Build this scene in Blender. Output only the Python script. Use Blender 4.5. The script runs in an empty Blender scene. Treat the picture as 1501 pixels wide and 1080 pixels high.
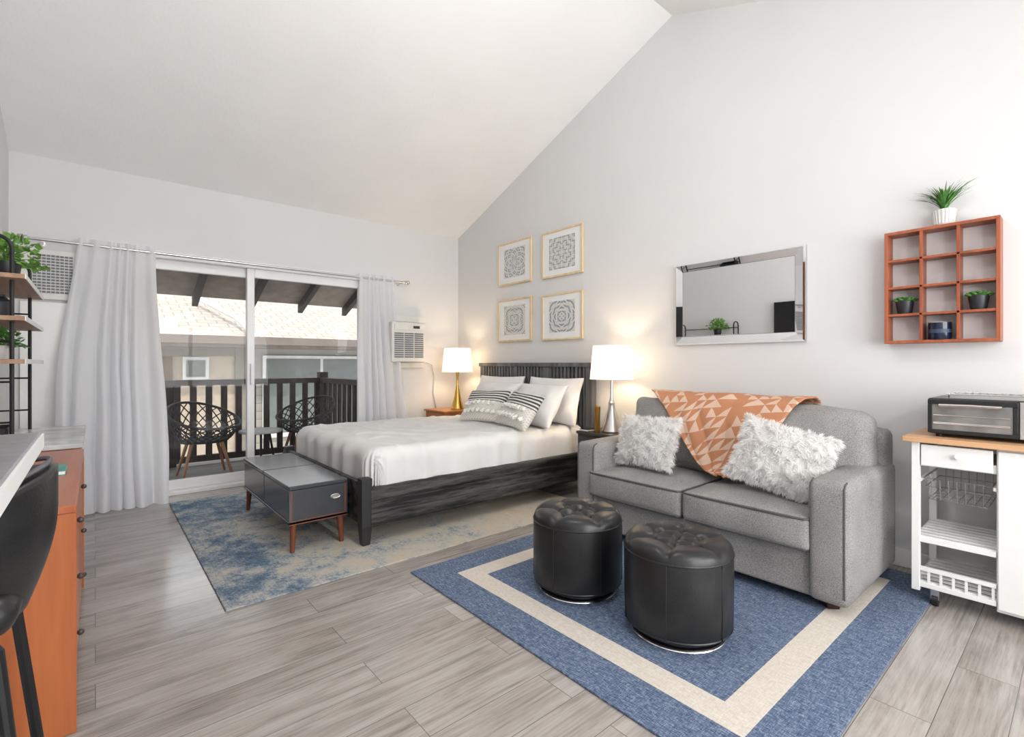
import bpy, bmesh, math, random
from mathutils import Vector, Matrix, noise
random.seed(7)
D=bpy.data
SC=bpy.context.scene
COL=SC.collection
# ---------------------------------------------------------------- materials
def newmat(name):
    m=D.materials.new(name); m.use_nodes=True
    nt=m.node_tree; b=nt.nodes['Principled BSDF']
    return m,nt,b
def c4(c): return (c[0],c[1],c[2],1)
def srgb(r,g,b):
    f=lambda x:(x/255/12.92) if x/255<=.04045 else ((x/255+.055)/1.055)**2.4
    return (f(r),f(g),f(b))
def mn(nt,op,a,b=None,c=None):
    n=nt.nodes.new('ShaderNodeMath'); n.operation=op
    for i,v in enumerate((a,b,c)):
        if v is None: continue
        if isinstance(v,(int,float)): n.inputs[i].default_value=v
        else: nt.links.new(v,n.inputs[i])
    return n.outputs[0]
def mixc(nt,fac,a,b,blend='MIX'):
    n=nt.nodes.new('ShaderNodeMix'); n.data_type='RGBA'; n.blend_type=blend
    for idx,v in ((0,fac),(6,a),(7,b)):
        if isinstance(v,(int,float)): n.inputs[idx].default_value=v
        elif isinstance(v,tuple): n.inputs[idx].default_value=c4(v)
        else: nt.links.new(v,n.inputs[idx])
    return n.outputs[2]
def coords(nt,scale=(1,1,1),kind='Object'):
    t=nt.nodes.new('ShaderNodeTexCoord'); mp=nt.nodes.new('ShaderNodeMapping')
    mp.inputs['Scale'].default_value=scale
    nt.links.new(t.outputs[kind],mp.inputs['Vector']); return mp.outputs[0]
def noisetex(nt,vec,scale,detail=3,rough=.5,dist=0):
    n=nt.nodes.new('ShaderNodeTexNoise'); n.inputs['Scale'].default_value=scale
    n.inputs['Detail'].default_value=detail; n.inputs['Roughness'].default_value=rough
    n.inputs['Distortion'].default_value=dist
    nt.links.new(vec,n.inputs['Vector']); return n.outputs[0]
def ramp(nt,fac,stops):
    n=nt.nodes.new('ShaderNodeValToRGB'); cr=n.color_ramp
    while len(cr.elements)<len(stops): cr.elements.new(.5)
    for e,(p,c) in zip(cr.elements,stops): e.position=p; e.color=c4(c)
    nt.links.new(fac,n.inputs[0]); return n.outputs[0]
def bump(nt,b,h,strength,dist=.01):
    n=nt.nodes.new('ShaderNodeBump'); n.inputs['Strength'].default_value=strength
    n.inputs['Distance'].default_value=dist
    nt.links.new(h,n.inputs['Height']); nt.links.new(n.outputs[0],b.inputs['Normal'])
def M(name,col,rough=.5,metal=0,var=.06,vs=8,stretch=(1,1,1),bmp=0,bs=60,coat=0,bd=.004,detail=3):
    m,nt,b=newmat(name)
    b.inputs['Roughness'].default_value=rough; b.inputs['Metallic'].default_value=metal
    if coat: b.inputs['Coat Weight'].default_value=coat
    v=coords(nt,stretch)
    n=noisetex(nt,v,vs,detail)
    lo=tuple(max(0,x*(1-var*2)) for x in col); hi=tuple(min(1,x*(1+var*2)) for x in col)
    nt.links.new(ramp(nt,n,[(.3,lo),(.7,hi)]),b.inputs['Base Color'])
    if bmp: bump(nt,b,noisetex(nt,v,bs,3),bmp,bd)
    return m
def wood(name,c1,c2,axis='X',scale=14,rough=.4,bmp=.1,lohi=(.35,.65),st0=.07):
    m,nt,b=newmat(name)
    st={'X':(st0,1,1),'Y':(1,st0,1),'Z':(1,1,st0)}[axis]
    v=coords(nt,st)
    n=noisetex(nt,v,scale,5,.6); n2=noisetex(nt,v,scale*6,3)
    s=mn(nt,'ADD',mn(nt,'MULTIPLY',n,.75),mn(nt,'MULTIPLY',n2,.25))
    nt.links.new(ramp(nt,s,[(lohi[0],c1),(lohi[1],c2)]),b.inputs['Base Color'])
    b.inputs['Roughness'].default_value=rough
    bump(nt,b,s,bmp,.004); return m

wallm=M('wall_paint',(.685,.682,.682),.75,var=.008,vs=2,bmp=.12,bs=70)
ceilm=M('ceiling_paint',(.88,.875,.87),.8,var=.01,vs=2,bmp=.25,bs=45)
white=M('white_paint',(.82,.82,.81),.35,var=.01)
vinyl=M('white_vinyl',(.82,.82,.82),.3,var=.01)
acwhite=M('ac_plastic',(.70,.69,.66),.45,var=.02)
darkslot=M('dark_slot',(.03,.03,.035),.6)
greyslot=M('grille_grey',(.16,.17,.19),.5)
# floor
m,nt,b=newmat('laminate_floor'); v=coords(nt)
br=nt.nodes.new('ShaderNodeTexBrick'); nt.links.new(v,br.inputs['Vector'])
br.inputs['Scale'].default_value=1; br.inputs['Brick Width'].default_value=1.25; br.inputs['Row Height'].default_value=.165
br.inputs['Mortar Size'].default_value=.0013; br.inputs['Mortar Smooth'].default_value=.2
br.inputs['Color1'].default_value=(0,0,0,1); br.inputs['Color2'].default_value=(1,1,1,1); br.inputs['Mortar'].default_value=(.5,.5,.5,1)
br.offset=.37; br.offset_frequency=2
comb=nt.nodes.new('ShaderNodeVectorMath'); comb.operation='MULTIPLY_ADD'
comb.inputs[1].default_value=(17,11,5); nt.links.new(br.outputs['Color'],comb.inputs[0]); nt.links.new(v,comb.inputs[2])
mp=nt.nodes.new('ShaderNodeMapping'); mp.inputs['Scale'].default_value=(.15,1,1); nt.links.new(comb.outputs[0],mp.inputs[0])
na=noisetex(nt,mp.outputs[0],9,8,.66,1.8)
mp2=nt.nodes.new('ShaderNodeMapping'); mp2.inputs['Scale'].default_value=(.035,1,1); nt.links.new(comb.outputs[0],mp2.inputs[0])
n2=noisetex(nt,mp2.outputs[0],95,5,.65)
nb_=noisetex(nt,comb.outputs[0],2.4,3,.5)
s=mn(nt,'ADD',mn(nt,'ADD',mn(nt,'MULTIPLY',na,.44),mn(nt,'MULTIPLY',n2,.34)),mn(nt,'MULTIPLY',nb_,.22))
g=ramp(nt,s,[(.36,srgb(98,91,86)),(.44,srgb(136,128,122)),(.51,srgb(163,156,150)),(.59,srgb(180,174,169)),(.70,srgb(194,189,184))])
g=mixc(nt,.25,g,ramp(nt,br.outputs['Color'],[(0,srgb(134,127,122)),(1,srgb(184,179,174))]))
g=mixc(nt,br.outputs['Fac'],g,srgb(98,92,88))
nt.links.new(g,b.inputs['Base Color']); b.inputs['Roughness'].default_value=.2; b.inputs['Specular IOR Level'].default_value=1.0
bump(nt,b,s,.05,.003); floorm=m

orange=wood('orange_wood',srgb(150,78,44),srgb(180,104,66),'Y',12,.3)
orangez=wood('orange_wood_v',srgb(156,84,44),srgb(186,108,62),'Z',9,.35)
redwood=wood('cube_shelf_wood',srgb(130,64,38),srgb(174,96,60),'Z',14,.4)
walnut=wood('walnut',srgb(96,50,34),srgb(126,70,48),'Z',14,.35)
butcher=wood('butcher_block',srgb(196,150,110),srgb(216,174,134),'Y',16,.4)
shelfwood=wood('shelf_wood',srgb(140,106,82),srgb(180,144,118),'Y',14,.5)
nightwood=wood('night_wood',srgb(160,98,54),srgb(190,126,74),'Y',14,.4)
chairwood=wood('chair_wood',srgb(120,84,58),srgb(150,110,80),'Z',14,.5)
bedwood=wood('bed_wood',srgb(11,11,12),srgb(84,82,82),'X',18,.62,.9,(.42,.64),.10)
bedwoodz=wood('bed_post_wood',srgb(18,18,20),srgb(52,51,52),'Z',10,.5,.4)
headwood=wood('headboard_wood',srgb(72,74,77),srgb(112,113,115),'Z',14,.55,.4,(.4,.62))
benchm=M('bench_lacquer',srgb(64,67,73),.18,var=.02)
benchin=M('bench_end',srgb(52,54,58),.4,var=.03)
blackleather=M('black_leather',(.012,.012,.013),.34,var=.1,vs=20,bmp=.25,bs=180,bd=.002)
blackmetal=M('black_metal',(.014,.014,.016),.4,.3)
chrome=M('chrome',(.75,.75,.76),.15,1,var=.02)
nickel=M('brushed_nickel',(.62,.61,.60),.28,1,var=.03)
gold=M('gold_metal',srgb(214,176,92),.25,1,var=.03)
goldwood=wood('gold_frame',srgb(206,182,142),srgb(228,208,172),'Z',20,.4)
marble=M('marble',(.56,.56,.56),.2,var=.15,vs=6,detail=8)
counterm=M('counter_top',(.25,.255,.27),.3,var=.08,vs=30)
linen=M('white_linen',(.72,.715,.705),.85,var=.015,bmp=.12,bs=9,bd=.03)
pillowm=M('pillow_linen',(.78,.77,.76),.85,var=.015,bmp=.2,bs=12,bd=.02)
def addtrans(m,col,fac):
    nt=m.node_tree; b=nt.nodes['Principled BSDF']
    tr=nt.nodes.new('ShaderNodeBsdfTranslucent'); tr.inputs[0].default_value=c4(col)
    mx=nt.nodes.new('ShaderNodeMixShader'); mx.inputs[0].default_value=fac
    nt.links.new(b.outputs[0],mx.inputs[1]); nt.links.new(tr.outputs[0],mx.inputs[2]); nt.links.new(mx.outputs[0],nt.nodes['Material Output'].inputs[0])
furm=M('fur_white',(.97,.96,.95),1,var=.01); addtrans(furm,(.98,.97,.96),.5)
tasselm=M('tassel_white',(.85,.83,.80),.9,var=.02)
curtm=M('curtain_cloth',(.90,.90,.92),.9,var=.005,bmp=.15,bs=300,bd=.002); addtrans(curtm,(.93,.94,.97),.5)
def fabric(name,a,bb,sc=260):
    m,nt,b=newmat(name); v=coords(nt)
    n=noisetex(nt,v,sc,2,.7); n0=noisetex(nt,v,5,2)
    s=mn(nt,'ADD',mn(nt,'MULTIPLY',n,.8),mn(nt,'MULTIPLY',n0,.2))
    nt.links.new(ramp(nt,s,[(.35,a),(.65,bb)]),b.inputs['Base Color']); b.inputs['Roughness'].default_value=.95
    bump(nt,b,n,.35,.003); return m
sofam=fabric('sofa_tweed',srgb(106,104,103),srgb(170,167,165))
sofadark=fabric('sofa_piping',srgb(70,70,70),srgb(104,103,103))
shadem=M('lamp_shade',(.85,.8,.72),.9,bmp=.1,bs=200,bd=.002,var=.01)
b=shadem.node_tree.nodes['Principled BSDF']
b.inputs['Emission Color'].default_value=(1,.86,.66,1); b.inputs['Emission Strength'].default_value=.5
addtrans(shadem,(.9,.82,.7),.4)
glassm,nt,b=newmat('pane_glass')
tp=nt.nodes.new('ShaderNodeBsdfTransparent'); tp.inputs[0].default_value=(.96,.97,.97,1)
gl=nt.nodes.new('ShaderNodeBsdfGlossy'); gl.inputs['Roughness'].default_value=.02
fr=nt.nodes.new('ShaderNodeFresnel'); fr.inputs[0].default_value=1.2
mx=nt.nodes.new('ShaderNodeMixShader'); nt.links.new(fr.outputs[0],mx.inputs[0])
nt.links.new(tp.outputs[0],mx.inputs[1]); nt.links.new(gl.outputs[0],mx.inputs[2]); nt.links.new(mx.outputs[0],nt.nodes['Material Output'].inputs[0])
mirrorm=M('mirror_silver',(.95,.96,.97),.01,1,var=.0)
# bed rug
m,nt,b=newmat('distressed_rug'); v=coords(nt)
n=noisetex(nt,v,2.3,10,.8,.3); nf=noisetex(nt,v,60,5,.8); vy=coords(nt,(1,12,1)); ns=noisetex(nt,vy,16,5,.75); vx=coords(nt,(10,1,1)); nx=noisetex(nt,vx,12,5,.75)
sep=nt.nodes.new('ShaderNodeSeparateXYZ'); nt.links.new(v,sep.inputs[0])
gx=mn(nt,'MULTIPLY',mn(nt,'SUBTRACT',sep.outputs[0],.75),.036)
gy=mn(nt,'MULTIPLY',mn(nt,'SUBTRACT',3.7,sep.outputs[1]),.014)
wx=mn(nt,'MULTIPLY',mn(nt,'SINE',mn(nt,'MULTIPLY',sep.outputs[0],30)),mn(nt,'SINE',mn(nt,'MULTIPLY',sep.outputs[1],30)))
ex=mn(nt,'ABSOLUTE',mn(nt,'SUBTRACT',sep.outputs[0],1.76)); ey=mn(nt,'ABSOLUTE',mn(nt,'SUBTRACT',sep.outputs[1],3.745))
ed=mn(nt,'MAXIMUM',mn(nt,'SUBTRACT',ex,.99),mn(nt,'SUBTRACT',ey,.845))
bord=mn(nt,'MULTIPLY',mn(nt,'GREATER_THAN',ed,0),-.010)
orn=mn(nt,'ADD',mn(nt,'MULTIPLY',wx,.012),bord)
s=mn(nt,'ADD',mn(nt,'ADD',mn(nt,'ADD',mn(nt,'MULTIPLY',n,.54),mn(nt,'MULTIPLY',nf,.24)),mn(nt,'ADD',mn(nt,'MULTIPLY',ns,.14),mn(nt,'MULTIPLY',nx,.1))),mn(nt,'ADD',mn(nt,'ADD',gx,gy),orn))
g=ramp(nt,s,[(.41,srgb(62,84,110)),(.465,srgb(98,118,136)),(.50,srgb(142,153,160)),(.53,srgb(176,174,167)),(.58,srgb(190,181,165)),(.68,srgb(176,160,140))])
nt.links.new(g,b.inputs['Base Color']); b.inputs['Roughness'].default_value=.95; bump(nt,b,nf,.3,.004); bedrugm=m
def weave(name,a,bb,cc):
    m,nt,b=newmat(name); v1=coords(nt,(1,9,1)); v2=coords(nt,(6,1,1))
    n=noisetex(nt,v1,40,4,.8); n2=noisetex(nt,v2,50,3,.75)
    s=mn(nt,'ADD',mn(nt,'MULTIPLY',n,.45),mn(nt,'MULTIPLY',n2,.55))
    nt.links.new(ramp(nt,s,[(.38,a),(.5,bb),(.62,cc)]),b.inputs['Base Color']); b.inputs['Roughness'].default_value=.95
    bump(nt,b,s,.4,.004); return m
blueweave=weave('blue_weave',srgb(46,61,90),srgb(86,104,132),srgb(152,163,178))
creamweave=weave('cream_weave',srgb(190,182,170),srgb(208,200,189),srgb(222,215,204))
greenm=M('leaf_green',srgb(70,120,48),.45,var=.25,vs=30)
potblack=M('pot_black',(.02,.022,.028),.4)
potwhite=M('pot_white',(.66,.65,.63),.5)
navy=M('navy_glass',srgb(24,32,54),.15)
screen=M('tv_screen',(.006,.006,.008),.12)
paper=M('art_mat',(.80,.80,.79),.6,var=.005)

# ---------------------------------------------------------------- geometry
def g_box(lo,hi,R=None,piv=None):
    V=[Vector((x,y,z)) for x in (lo[0],hi[0]) for y in (lo[1],hi[1]) for z in (lo[2],hi[2])]
    F=[(0,1,3,2),(4,6,7,5),(0,4,5,1),(2,3,7,6),(0,2,6,4),(1,5,7,3)]
    if R is not None:
        p=Vector(piv) if piv is not None else sum(V,Vector())/8
        V=[R@(v-p)+p for v in V]
    return V,F
def frame(t):
    t=t.normalized(); a=Vector((0,0,1)) if abs(t.z)<.9 else Vector((1,0,0))
    u=t.cross(a).normalized(); return u,t.cross(u).normalized()
def g_cyl(p0,p1,r0,r1=None,seg=20):
    p0=Vector(p0);p1=Vector(p1); r1=r0 if r1 is None else r1
    u,w=frame(p1-p0); V=[];F=[]
    for p,r in ((p0,r0),(p1,r1)):
        for i in range(seg):
            a=2*math.pi*i/seg; V.append(p+u*math.cos(a)*r+w*math.sin(a)*r)
    for i in range(seg):
        j=(i+1)%seg; F.append((i,j,seg+j,seg+i))
    F.append(tuple(reversed(range(seg)))); F.append(tuple(range(seg,2*seg)))
    return V,F
def g_tube(pts,r,seg=8,closed=False):
    P=[Vector(p) for p in pts]; n=len(P); V=[];F=[]
    u=None
    for i in range(n):
        if closed: t=(P[(i+1)%n]-P[i-1])
        else: t=P[min(i+1,n-1)]-P[max(i-1,0)]
        t.normalize()
        if u is None: u,w=frame(t)
        else:
            u=(u-t*u.dot(t)).normalized(); w=t.cross(u)
        for k in range(seg):
            a=2*math.pi*k/seg; V.append(P[i]+(u*math.cos(a)+w*math.sin(a))*r)
    rg=n if closed else n-1
    for i in range(rg):
        for k in range(seg):
            a=i*seg+k; b=i*seg+(k+1)%seg; i2=((i+1)%n)*seg
            F.append((a,b,i2+(k+1)%seg,i2+k))
    if not closed:
        F.append(tuple(reversed(range(seg)))); F.append(tuple(range((n-1)*seg,n*seg)))
    return V,F
def g_lathe(c,prof,seg=40,cap=True):
    V=[];F=[]
    for r,z in prof:
        for i in range(seg):
            a=2*math.pi*i/seg; V.append(Vector((c[0]+r*math.cos(a),c[1]+r*math.sin(a),c[2]+z)))
    for k in range(len(prof)-1):
        for i in range(seg):
            j=(i+1)%seg; F.append((k*seg+i,k*seg+j,(k+1)*seg+j,(k+1)*seg+i))
    if cap:
        F.append(tuple(reversed(range(seg)))); F.append(tuple(range((len(prof)-1)*seg,len(prof)*seg)))
    return V,F
def g_sphere(c,r,seg=12,sc=(1,1,1)):
    V=[];F=[];n=seg//2+1
    for k in range(n):
        ph=math.pi*(k+.0)/(n-1)
        rr=max(math.sin(ph),.001)*r
        for i in range(seg):
            a=2*math.pi*i/seg; V.append(Vector((c[0]+rr*math.cos(a)*sc[0],c[1]+rr*math.sin(a)*sc[1],c[2]-math.cos(ph)*r*sc[2])))
    for k in range(n-1):
        for i in range(seg):
            j=(i+1)%seg; F.append((k*seg+i,k*seg+j,(k+1)*seg+j,(k+1)*seg+i))
    return V,F
def g_grid(fn,nu,nv,wrapu=False):
    V=[];F=[]
    for j in range(nv+1):
        for i in range(nu+(0 if wrapu else 1)):
            V.append(Vector(fn(i/nu,j/nv)))
    w=nu if wrapu else nu+1
    for j in range(nv):
        for i in range(nu):
            i2=(i+1)%w if wrapu else i+1
            F.append((j*w+i,j*w+i2,(j+1)*w+i2,(j+1)*w+i))
    return V,F
def g_rbox(lo,hi,r,bulge=(0,0,0),n=14,namp=0,seed=0,R=None,piv=None):
    lo=Vector(lo);hi=Vector(hi);c=(lo+hi)/2;h=(hi-lo)/2
    V=[];F=[];idx={}
    def vid(p):
        k=(round(p[0],5),round(p[1],5),round(p[2],5))
        if k not in idx:
            idx[k]=len(V)
            q=Vector((p[0]*h.x,p[1]*h.y,p[2]*h.z))
            inner=Vector([max(-(h[a]-r),min(h[a]-r,q[a])) for a in range(3)])
            d=q-inner
            if d.length>1e-9: q=inner+d.normalized()*r
            pn=Vector(p)
            q.x+=math.copysign(1,p[0])*abs(p[0])*bulge[0]*(1-p[1]**2)*(1-p[2]**2)
            q.y+=p[1]*bulge[1]*(1-p[0]**2)*(1-p[2]**2)
            q.z+=p[2]*bulge[2]*(1-p[0]**2)*(1-p[1]**2)
            if namp:
                nn=noise.noise((q+c)*7+Vector((seed,0,0)))*namp
                if q.length>1e-6: q=q+pn.normalized()*nn
            q=q+c
            if R is not None:
                pv=Vector(piv) if piv is not None else c
                q=R@(q-pv)+pv
            V.append(q)
        return idx[k]
    ts=[math.sin(math.pi/2*(2*i/n-1)) for i in range(n+1)]
    for ax in range(3):
        a1,a2=(ax+1)%3,(ax+2)%3
        for sgn in (-1,1):
            for i in range(n):
                for j in range(n):
                    q=[]
                    for (di,dj) in ((0,0),(1,0),(1,1),(0,1)):
                        p=[0,0,0];p[ax]=sgn;p[a1]=ts[i+di];p[a2]=ts[j+dj];q.append(vid(p))
                    F.append(tuple(q if sgn>0 else reversed(q)))
    return V,F
def pillow_fn(c,W,H,T,yaw,tilt,roll=0,namp=.006,seed=0):
    w=Vector((0,-1,0)); hg=Vector((math.sin(tilt),0,math.cos(tilt))); t=Vector((-math.cos(tilt),0,math.sin(tilt)))
    Rz=Matrix.Rotation(yaw,3,'Z'); w=Rz@w;hg=Rz@hg;t=Rz@t
    if roll:
        Rr=Matrix.Rotation(roll,3,t); w=Rr@w;hg=Rr@hg
    c=Vector(c)
    def f(u,v,side):
        x=W/2*u*(1-.07*(1-v*v)); y=H/2*v*(1-.07*(1-u*u))
        th=T/2*(max(0,(1-u*u)*(1-v*v)))**.42*side
        p=c+w*x+hg*y+t*th
        p=p+t*side*(noise.noise(p*9+Vector((seed,seed,0)))*namp*2*min(1,abs(th)/(T*.2)))
        return p
    return f,w,hg,t
def g_pillow(f,n=22):
    V=[];F=[]
    ts=[math.sin(math.pi/2*(2*i/n-1)) for i in range(n+1)]
    UV=[]
    for side in (1,-1):
        base=len(V)
        for j in range(n+1):
            for i in range(n+1):
                V.append(f(ts[i],ts[j],side)); UV.append((ts[i]*.5+.5,ts[j]*.5+.5))
        for j in range(n):
            for i in range(n):
                q=(base+j*(n+1)+i,base+j*(n+1)+i+1,base+(j+1)*(n+1)+i+1,base+(j+1)*(n+1)+i)
                F.append(q if side>0 else tuple(reversed(q)))
    return V,F,UV

class Obj:
    def __init__(s,name,loc=None):
        s.e=D.objects.new(name,None); s.e.empty_display_size=.05
        s.loc=Vector(loc or (0,0,0)); s.e.location=s.loc; COL.objects.link(s.e)
    def add(s,pn,geoms,mat,smooth=False,bevel=0,uv=None,sub=0,ang=35):
        ob=mk(pn,geoms,mat,smooth,bevel,uv,sub,ang)
        ob.parent=s.e; ob.matrix_parent_inverse=Matrix.Translation(-s.loc); return ob
def mk(name,geoms,mat,smooth=False,bevel=0,uv=None,sub=0,ang=35):
    if isinstance(geoms,tuple): geoms=[geoms]
    V=[];F=[]
    for g in geoms:
        o=len(V); V+= [tuple(v) for v in g[0]]; F+=[tuple(i+o for i in f) for f in g[1]]
    me=D.meshes.new(name); me.from_pydata(V,[],F); me.update()
    bm=bmesh.new(); bm.from_mesh(me)
    if uv is None: bmesh.ops.recalc_face_normals(bm,faces=bm.faces)
    bm.to_mesh(me); bm.free()
    if uv is not None:
        l=me.uv_layers.new(name='UVMap')
        for lp in me.loops: l.data[lp.index].uv=uv[lp.vertex_index]
    ob=D.objects.new(name,me); COL.objects.link(ob)
    me.materials.append(mat)
    if smooth:
        me.polygons.foreach_set('use_smooth',[True]*len(me.polygons))
        try: me.set_sharp_from_angle(angle=math.radians(ang))
        except Exception: pass
    if bevel:
        md=ob.modifiers.new('bevel','BEVEL'); md.width=bevel; md.segments=2; md.limit_method='ANGLE'
    if sub:
        md=ob.modifiers.new('sub','SUBSURF'); md.levels=sub; md.render_levels=sub
    return ob

# ---------------------------------------------------------------- room
XR=3.5; XL=-.49; YB=5.18; YF=-1.9; RY=2.157; RZ=3.92; SL=.394
def cz(y): return RZ-SL*abs(y-RY)
mk('floor',g_box((XL-.1,YF-.1,-.1),(XR+.1,YB+.02,0)),floorm)
def gable(x0,x1):
    P=[(YF-.1,0),(YB+.15,0),(YB+.15,cz(YB+.15)+.02),(RY,RZ+.02),(YF-.1,cz(YF-.1)+.02)]
    V=[Vector((x0,y,z)) for y,z in P]+[Vector((x1,y,z)) for y,z in P]
    n=5;F=[tuple(range(n)),tuple(reversed(range(n,2*n)))]+[(i,(i+1)%n,n+(i+1)%n,n+i) for i in range(n)]
    return V,F
mk('wall_right',gable(XR,XR+.1),wallm)
mk('wall_left',gable(XL-.1,XL),wallm)
def slab(x0,x1,ys,t,off=0):
    V=[];F=[]
    for y in ys:
        z=cz(y)+off
        for x in (x0,x1): V.append(Vector((x,y,z)))
        for x in (x0,x1): V.append(Vector((x,y,z+t)))
    for i in range(len(ys)-1):
        a=4*i;b_=a+4
        F+=[(a,a+1,b_+1,b_),(a+2,b_+2,b_+3,a+3),(a,b_,b_+2,a+2),(a+1,a+3,b_+3,b_+1)]
    F+=[(0,2,3,1)]; k=4*(len(ys)-1); F+=[(k,k+1,k+3,k+2)]
    return V,F
mk('ceiling',slab(XL-.1,XR+.1,[YF-.1,RY,YB+.15],.1),ceilm)
DX0,DX1,DZ=-.02,2.32,2.12
mk('wall_back',[g_box((XL-.1,YB,0),(DX0,YB+.15,2.74)),g_box((DX1,YB,0),(XR+.1,YB+.15,2.74)),g_box((DX0,YB,DZ),(DX1,YB+.15,2.74))],wallm)
mk('wall_front',[g_box((XL-.1,YF-.1,0),(XR+.1,YF,.6)),g_box((XL-.1,YF-.1,2.0),(XR+.1,YF,2.34)),g_box((XL-.1,YF-.1,.6),(0,YF,2.0)),g_box((3.1,YF-.1,.6),(XR+.1,YF,2.0))],wallm)
w=Obj('unseen_window',(1.55,YF-.05,.6))  # unseen window behind the camera, added to let fill light in
w.add('frame',[g_box((0,YF-.08,.6),(3.1,YF-.02,.65)),g_box((0,YF-.08,1.95),(3.1,YF-.02,2.0)),g_box((0,YF-.08,.65),(.05,YF-.02,1.95)),g_box((3.05,YF-.08,.65),(3.1,YF-.02,1.95)),g_box((1.52,YF-.08,.65),(1.58,YF-.02,1.95))],vinyl)
mk('baseboard_right',g_box((XR-.015,YF,0),(XR,YB,.1)),white,bevel=.004)
mk('baseboard_back',g_box((DX1+.06,YB-.015,0),(XR-.015,YB,.1)),white,bevel=.004)
mk('baseboard_left',g_box((XL,YF,0),(XL+.015,YB,.1)),white,bevel=.004)

# sliding door
d=Obj('door_1',(1.15,YB+.05,0))
fy0,fy1=YB-.012,YB+.12
d.add('frame',[g_box((DX0,fy0,0),(DX0+.06,fy1,DZ)),g_box((DX1-.06,fy0,0),(DX1,fy1,DZ)),g_box((DX0,fy0,DZ-.06),(DX1,fy1,DZ)),g_box((DX0,fy0,0),(DX1,fy1,.035))],vinyl,bevel=.005)
def panel(x0,x1,y0,y1,st=.065):
    return [g_box((x0,y0,.035),(x0+st,y1,DZ-.06)),g_box((x1-st,y0,.035),(x1,y1,DZ-.06)),g_box((x0+st,y0,DZ-.06-st-.02),(x1-st,y1,DZ-.06)),g_box((x0+st,y0,.035),(x1-st,y1,.12))]
d.add('panel_left',panel(DX0+.06,1.17,YB+.06,YB+.1),vinyl,bevel=.005)
d.add('panel_right',panel(1.10,DX1-.06,YB+.01,YB+.05),vinyl,bevel=.005)
d.add('glass_left',g_box((DX0+.12,YB+.078,.12),(1.11,YB+.082,DZ-.14)),glassm)
d.add('glass_right',g_box((1.16,YB+.028,.12),(DX1-.12,YB+.032,DZ-.14)),glassm)
d.add('handle',[g_box((1.125,YB-.02,.95),(1.145,YB+.012,1.15))],vinyl,bevel=.006)

u=Obj('door_2',(-.27,YB,0))
u.add('leaf',g_box((-.43,YB-.03,.02),(-.11,YB-.002,1.62)),white,bevel=.004)
u.add('grille_frame',[g_box((-.43,YB-.035,1.64),(-.11,YB-.002,2.02))],acwhite,bevel=.006)
sl=[]
for i in range(13):
    z=1.69+i*.023
    for kx in range(9):
        sl.append(g_box((-.36+kx*.0255,YB-.04,z),(-.36+kx*.0255+.021,YB-.033,z+.014)))
u.add('grille_slots',sl,greyslot)

rod=Obj('curtain_rod',(1.1,5.08,2.08))
rod.add('pole',g_cyl((-.40,5.08,2.08),(2.72,5.08,2.08),.011),nickel,True)
rod.add('finials',[g_sphere((-.42,5.08,2.08),.024),g_sphere((2.74,5.08,2.08),.024),g_cyl((-.40,5.08,2.08),(-.385,5.08,2.08),.02),g_cyl((2.72,5.08,2.08),(2.705,5.08,2.08),.02)],nickel,True)
rod.add('brackets',[g_tube([(x,5.08,2.07),(x,5.14,2.07),(x,YB,2.07)],.007) for x in (-.3,2.66)]+[g_cyl((x,YB-.006,2.07),(x,YB,2.07),.025) for x in (-.3,2.66)],nickel,True)
def curtain(name,xt0,xt1,xb0,xb1,yt,yb,folds,seed,bulge=0):
    o=Obj(name,((xt0+xt1)/2,yt,0))
    def fn(s,t):
        z=2.125-t*(2.125-.012)
        k=min(1,t*1.15)
        e=k*k*(3-2*k)
        x0=xt0+(xb0-xt0)*e-bulge*math.sin(math.pi*min(1,t*1.1))*.5; x1=xt1+(xb1-xt1)*e
        sw=s+.045*math.sin(s*9+seed)+.03*noise.noise(Vector((s*5,t*1.6,seed)))*e
        x=x0+(x1-x0)*s
        ph=sw*folds*2*math.pi+seed+.7*math.sin(3*s+seed)*t
        amp=(.018+.034*e)*(.75+.5*noise.noise(Vector((s*7,t*1.2,seed+3))))
        y=yt+(yb-yt)*e**1.5+amp*math.sin(ph)+.012*math.sin(ph*1.7+1)*e+noise.noise(Vector((s*6+seed,t*3,0)))*.03*e
        x+=.014*math.cos(ph)*e+noise.noise(Vector((s*3+seed,t*4,7)))*.014*e
        return (x,y,z)
    o.add('cloth',g_grid(fn,220,70),curtm,True,ang=180)
curtain('curtain',-.10,.385,-.19,.45,5.08,4.91,7,1.2,.12)
curtain('curtain',2.16,2.57,2.10,2.68,5.08,5.0,6,2.5)

a=Obj('wall_air_conditioner',(2.7,5.1,1.15))
a.add('body',g_box((2.50,5.0,1.17),(2.92,YB,1.62)),acwhite,bevel=.012)
a.add('trim_top',g_box((2.44,5.10,1.63),(2.99,YB,1.70)),acwhite,bevel=.005)
a.add('louvers',[g_box((2.53+.125*j,4.992,1.22+i*.024),(2.53+.125*j+.11,5.0,1.234+i*.024)) for i in range(12) for j in range(3)],greyslot)
a.add('controls',[g_box((2.53,4.99,1.53),(2.89,5.0,1.60))],acwhite,bevel=.003)
a.add('display',g_box((2.76,4.985,1.55),(2.84,4.99,1.58)),darkslot)
a.add('base_trim',g_box((2.46,5.12,1.10),(2.96,YB,1.165)),acwhite,bevel=.005)
a.add('cord',g_tube([(2.92,5.13,1.16),(3.02,5.15,1.17),(3.10,5.15,1.14),(3.14,5.16,1.0),(3.13,5.165,.8),(3.17,5.165,.62),(3.22,5.165,.5)],.007),acwhite,True)

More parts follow.
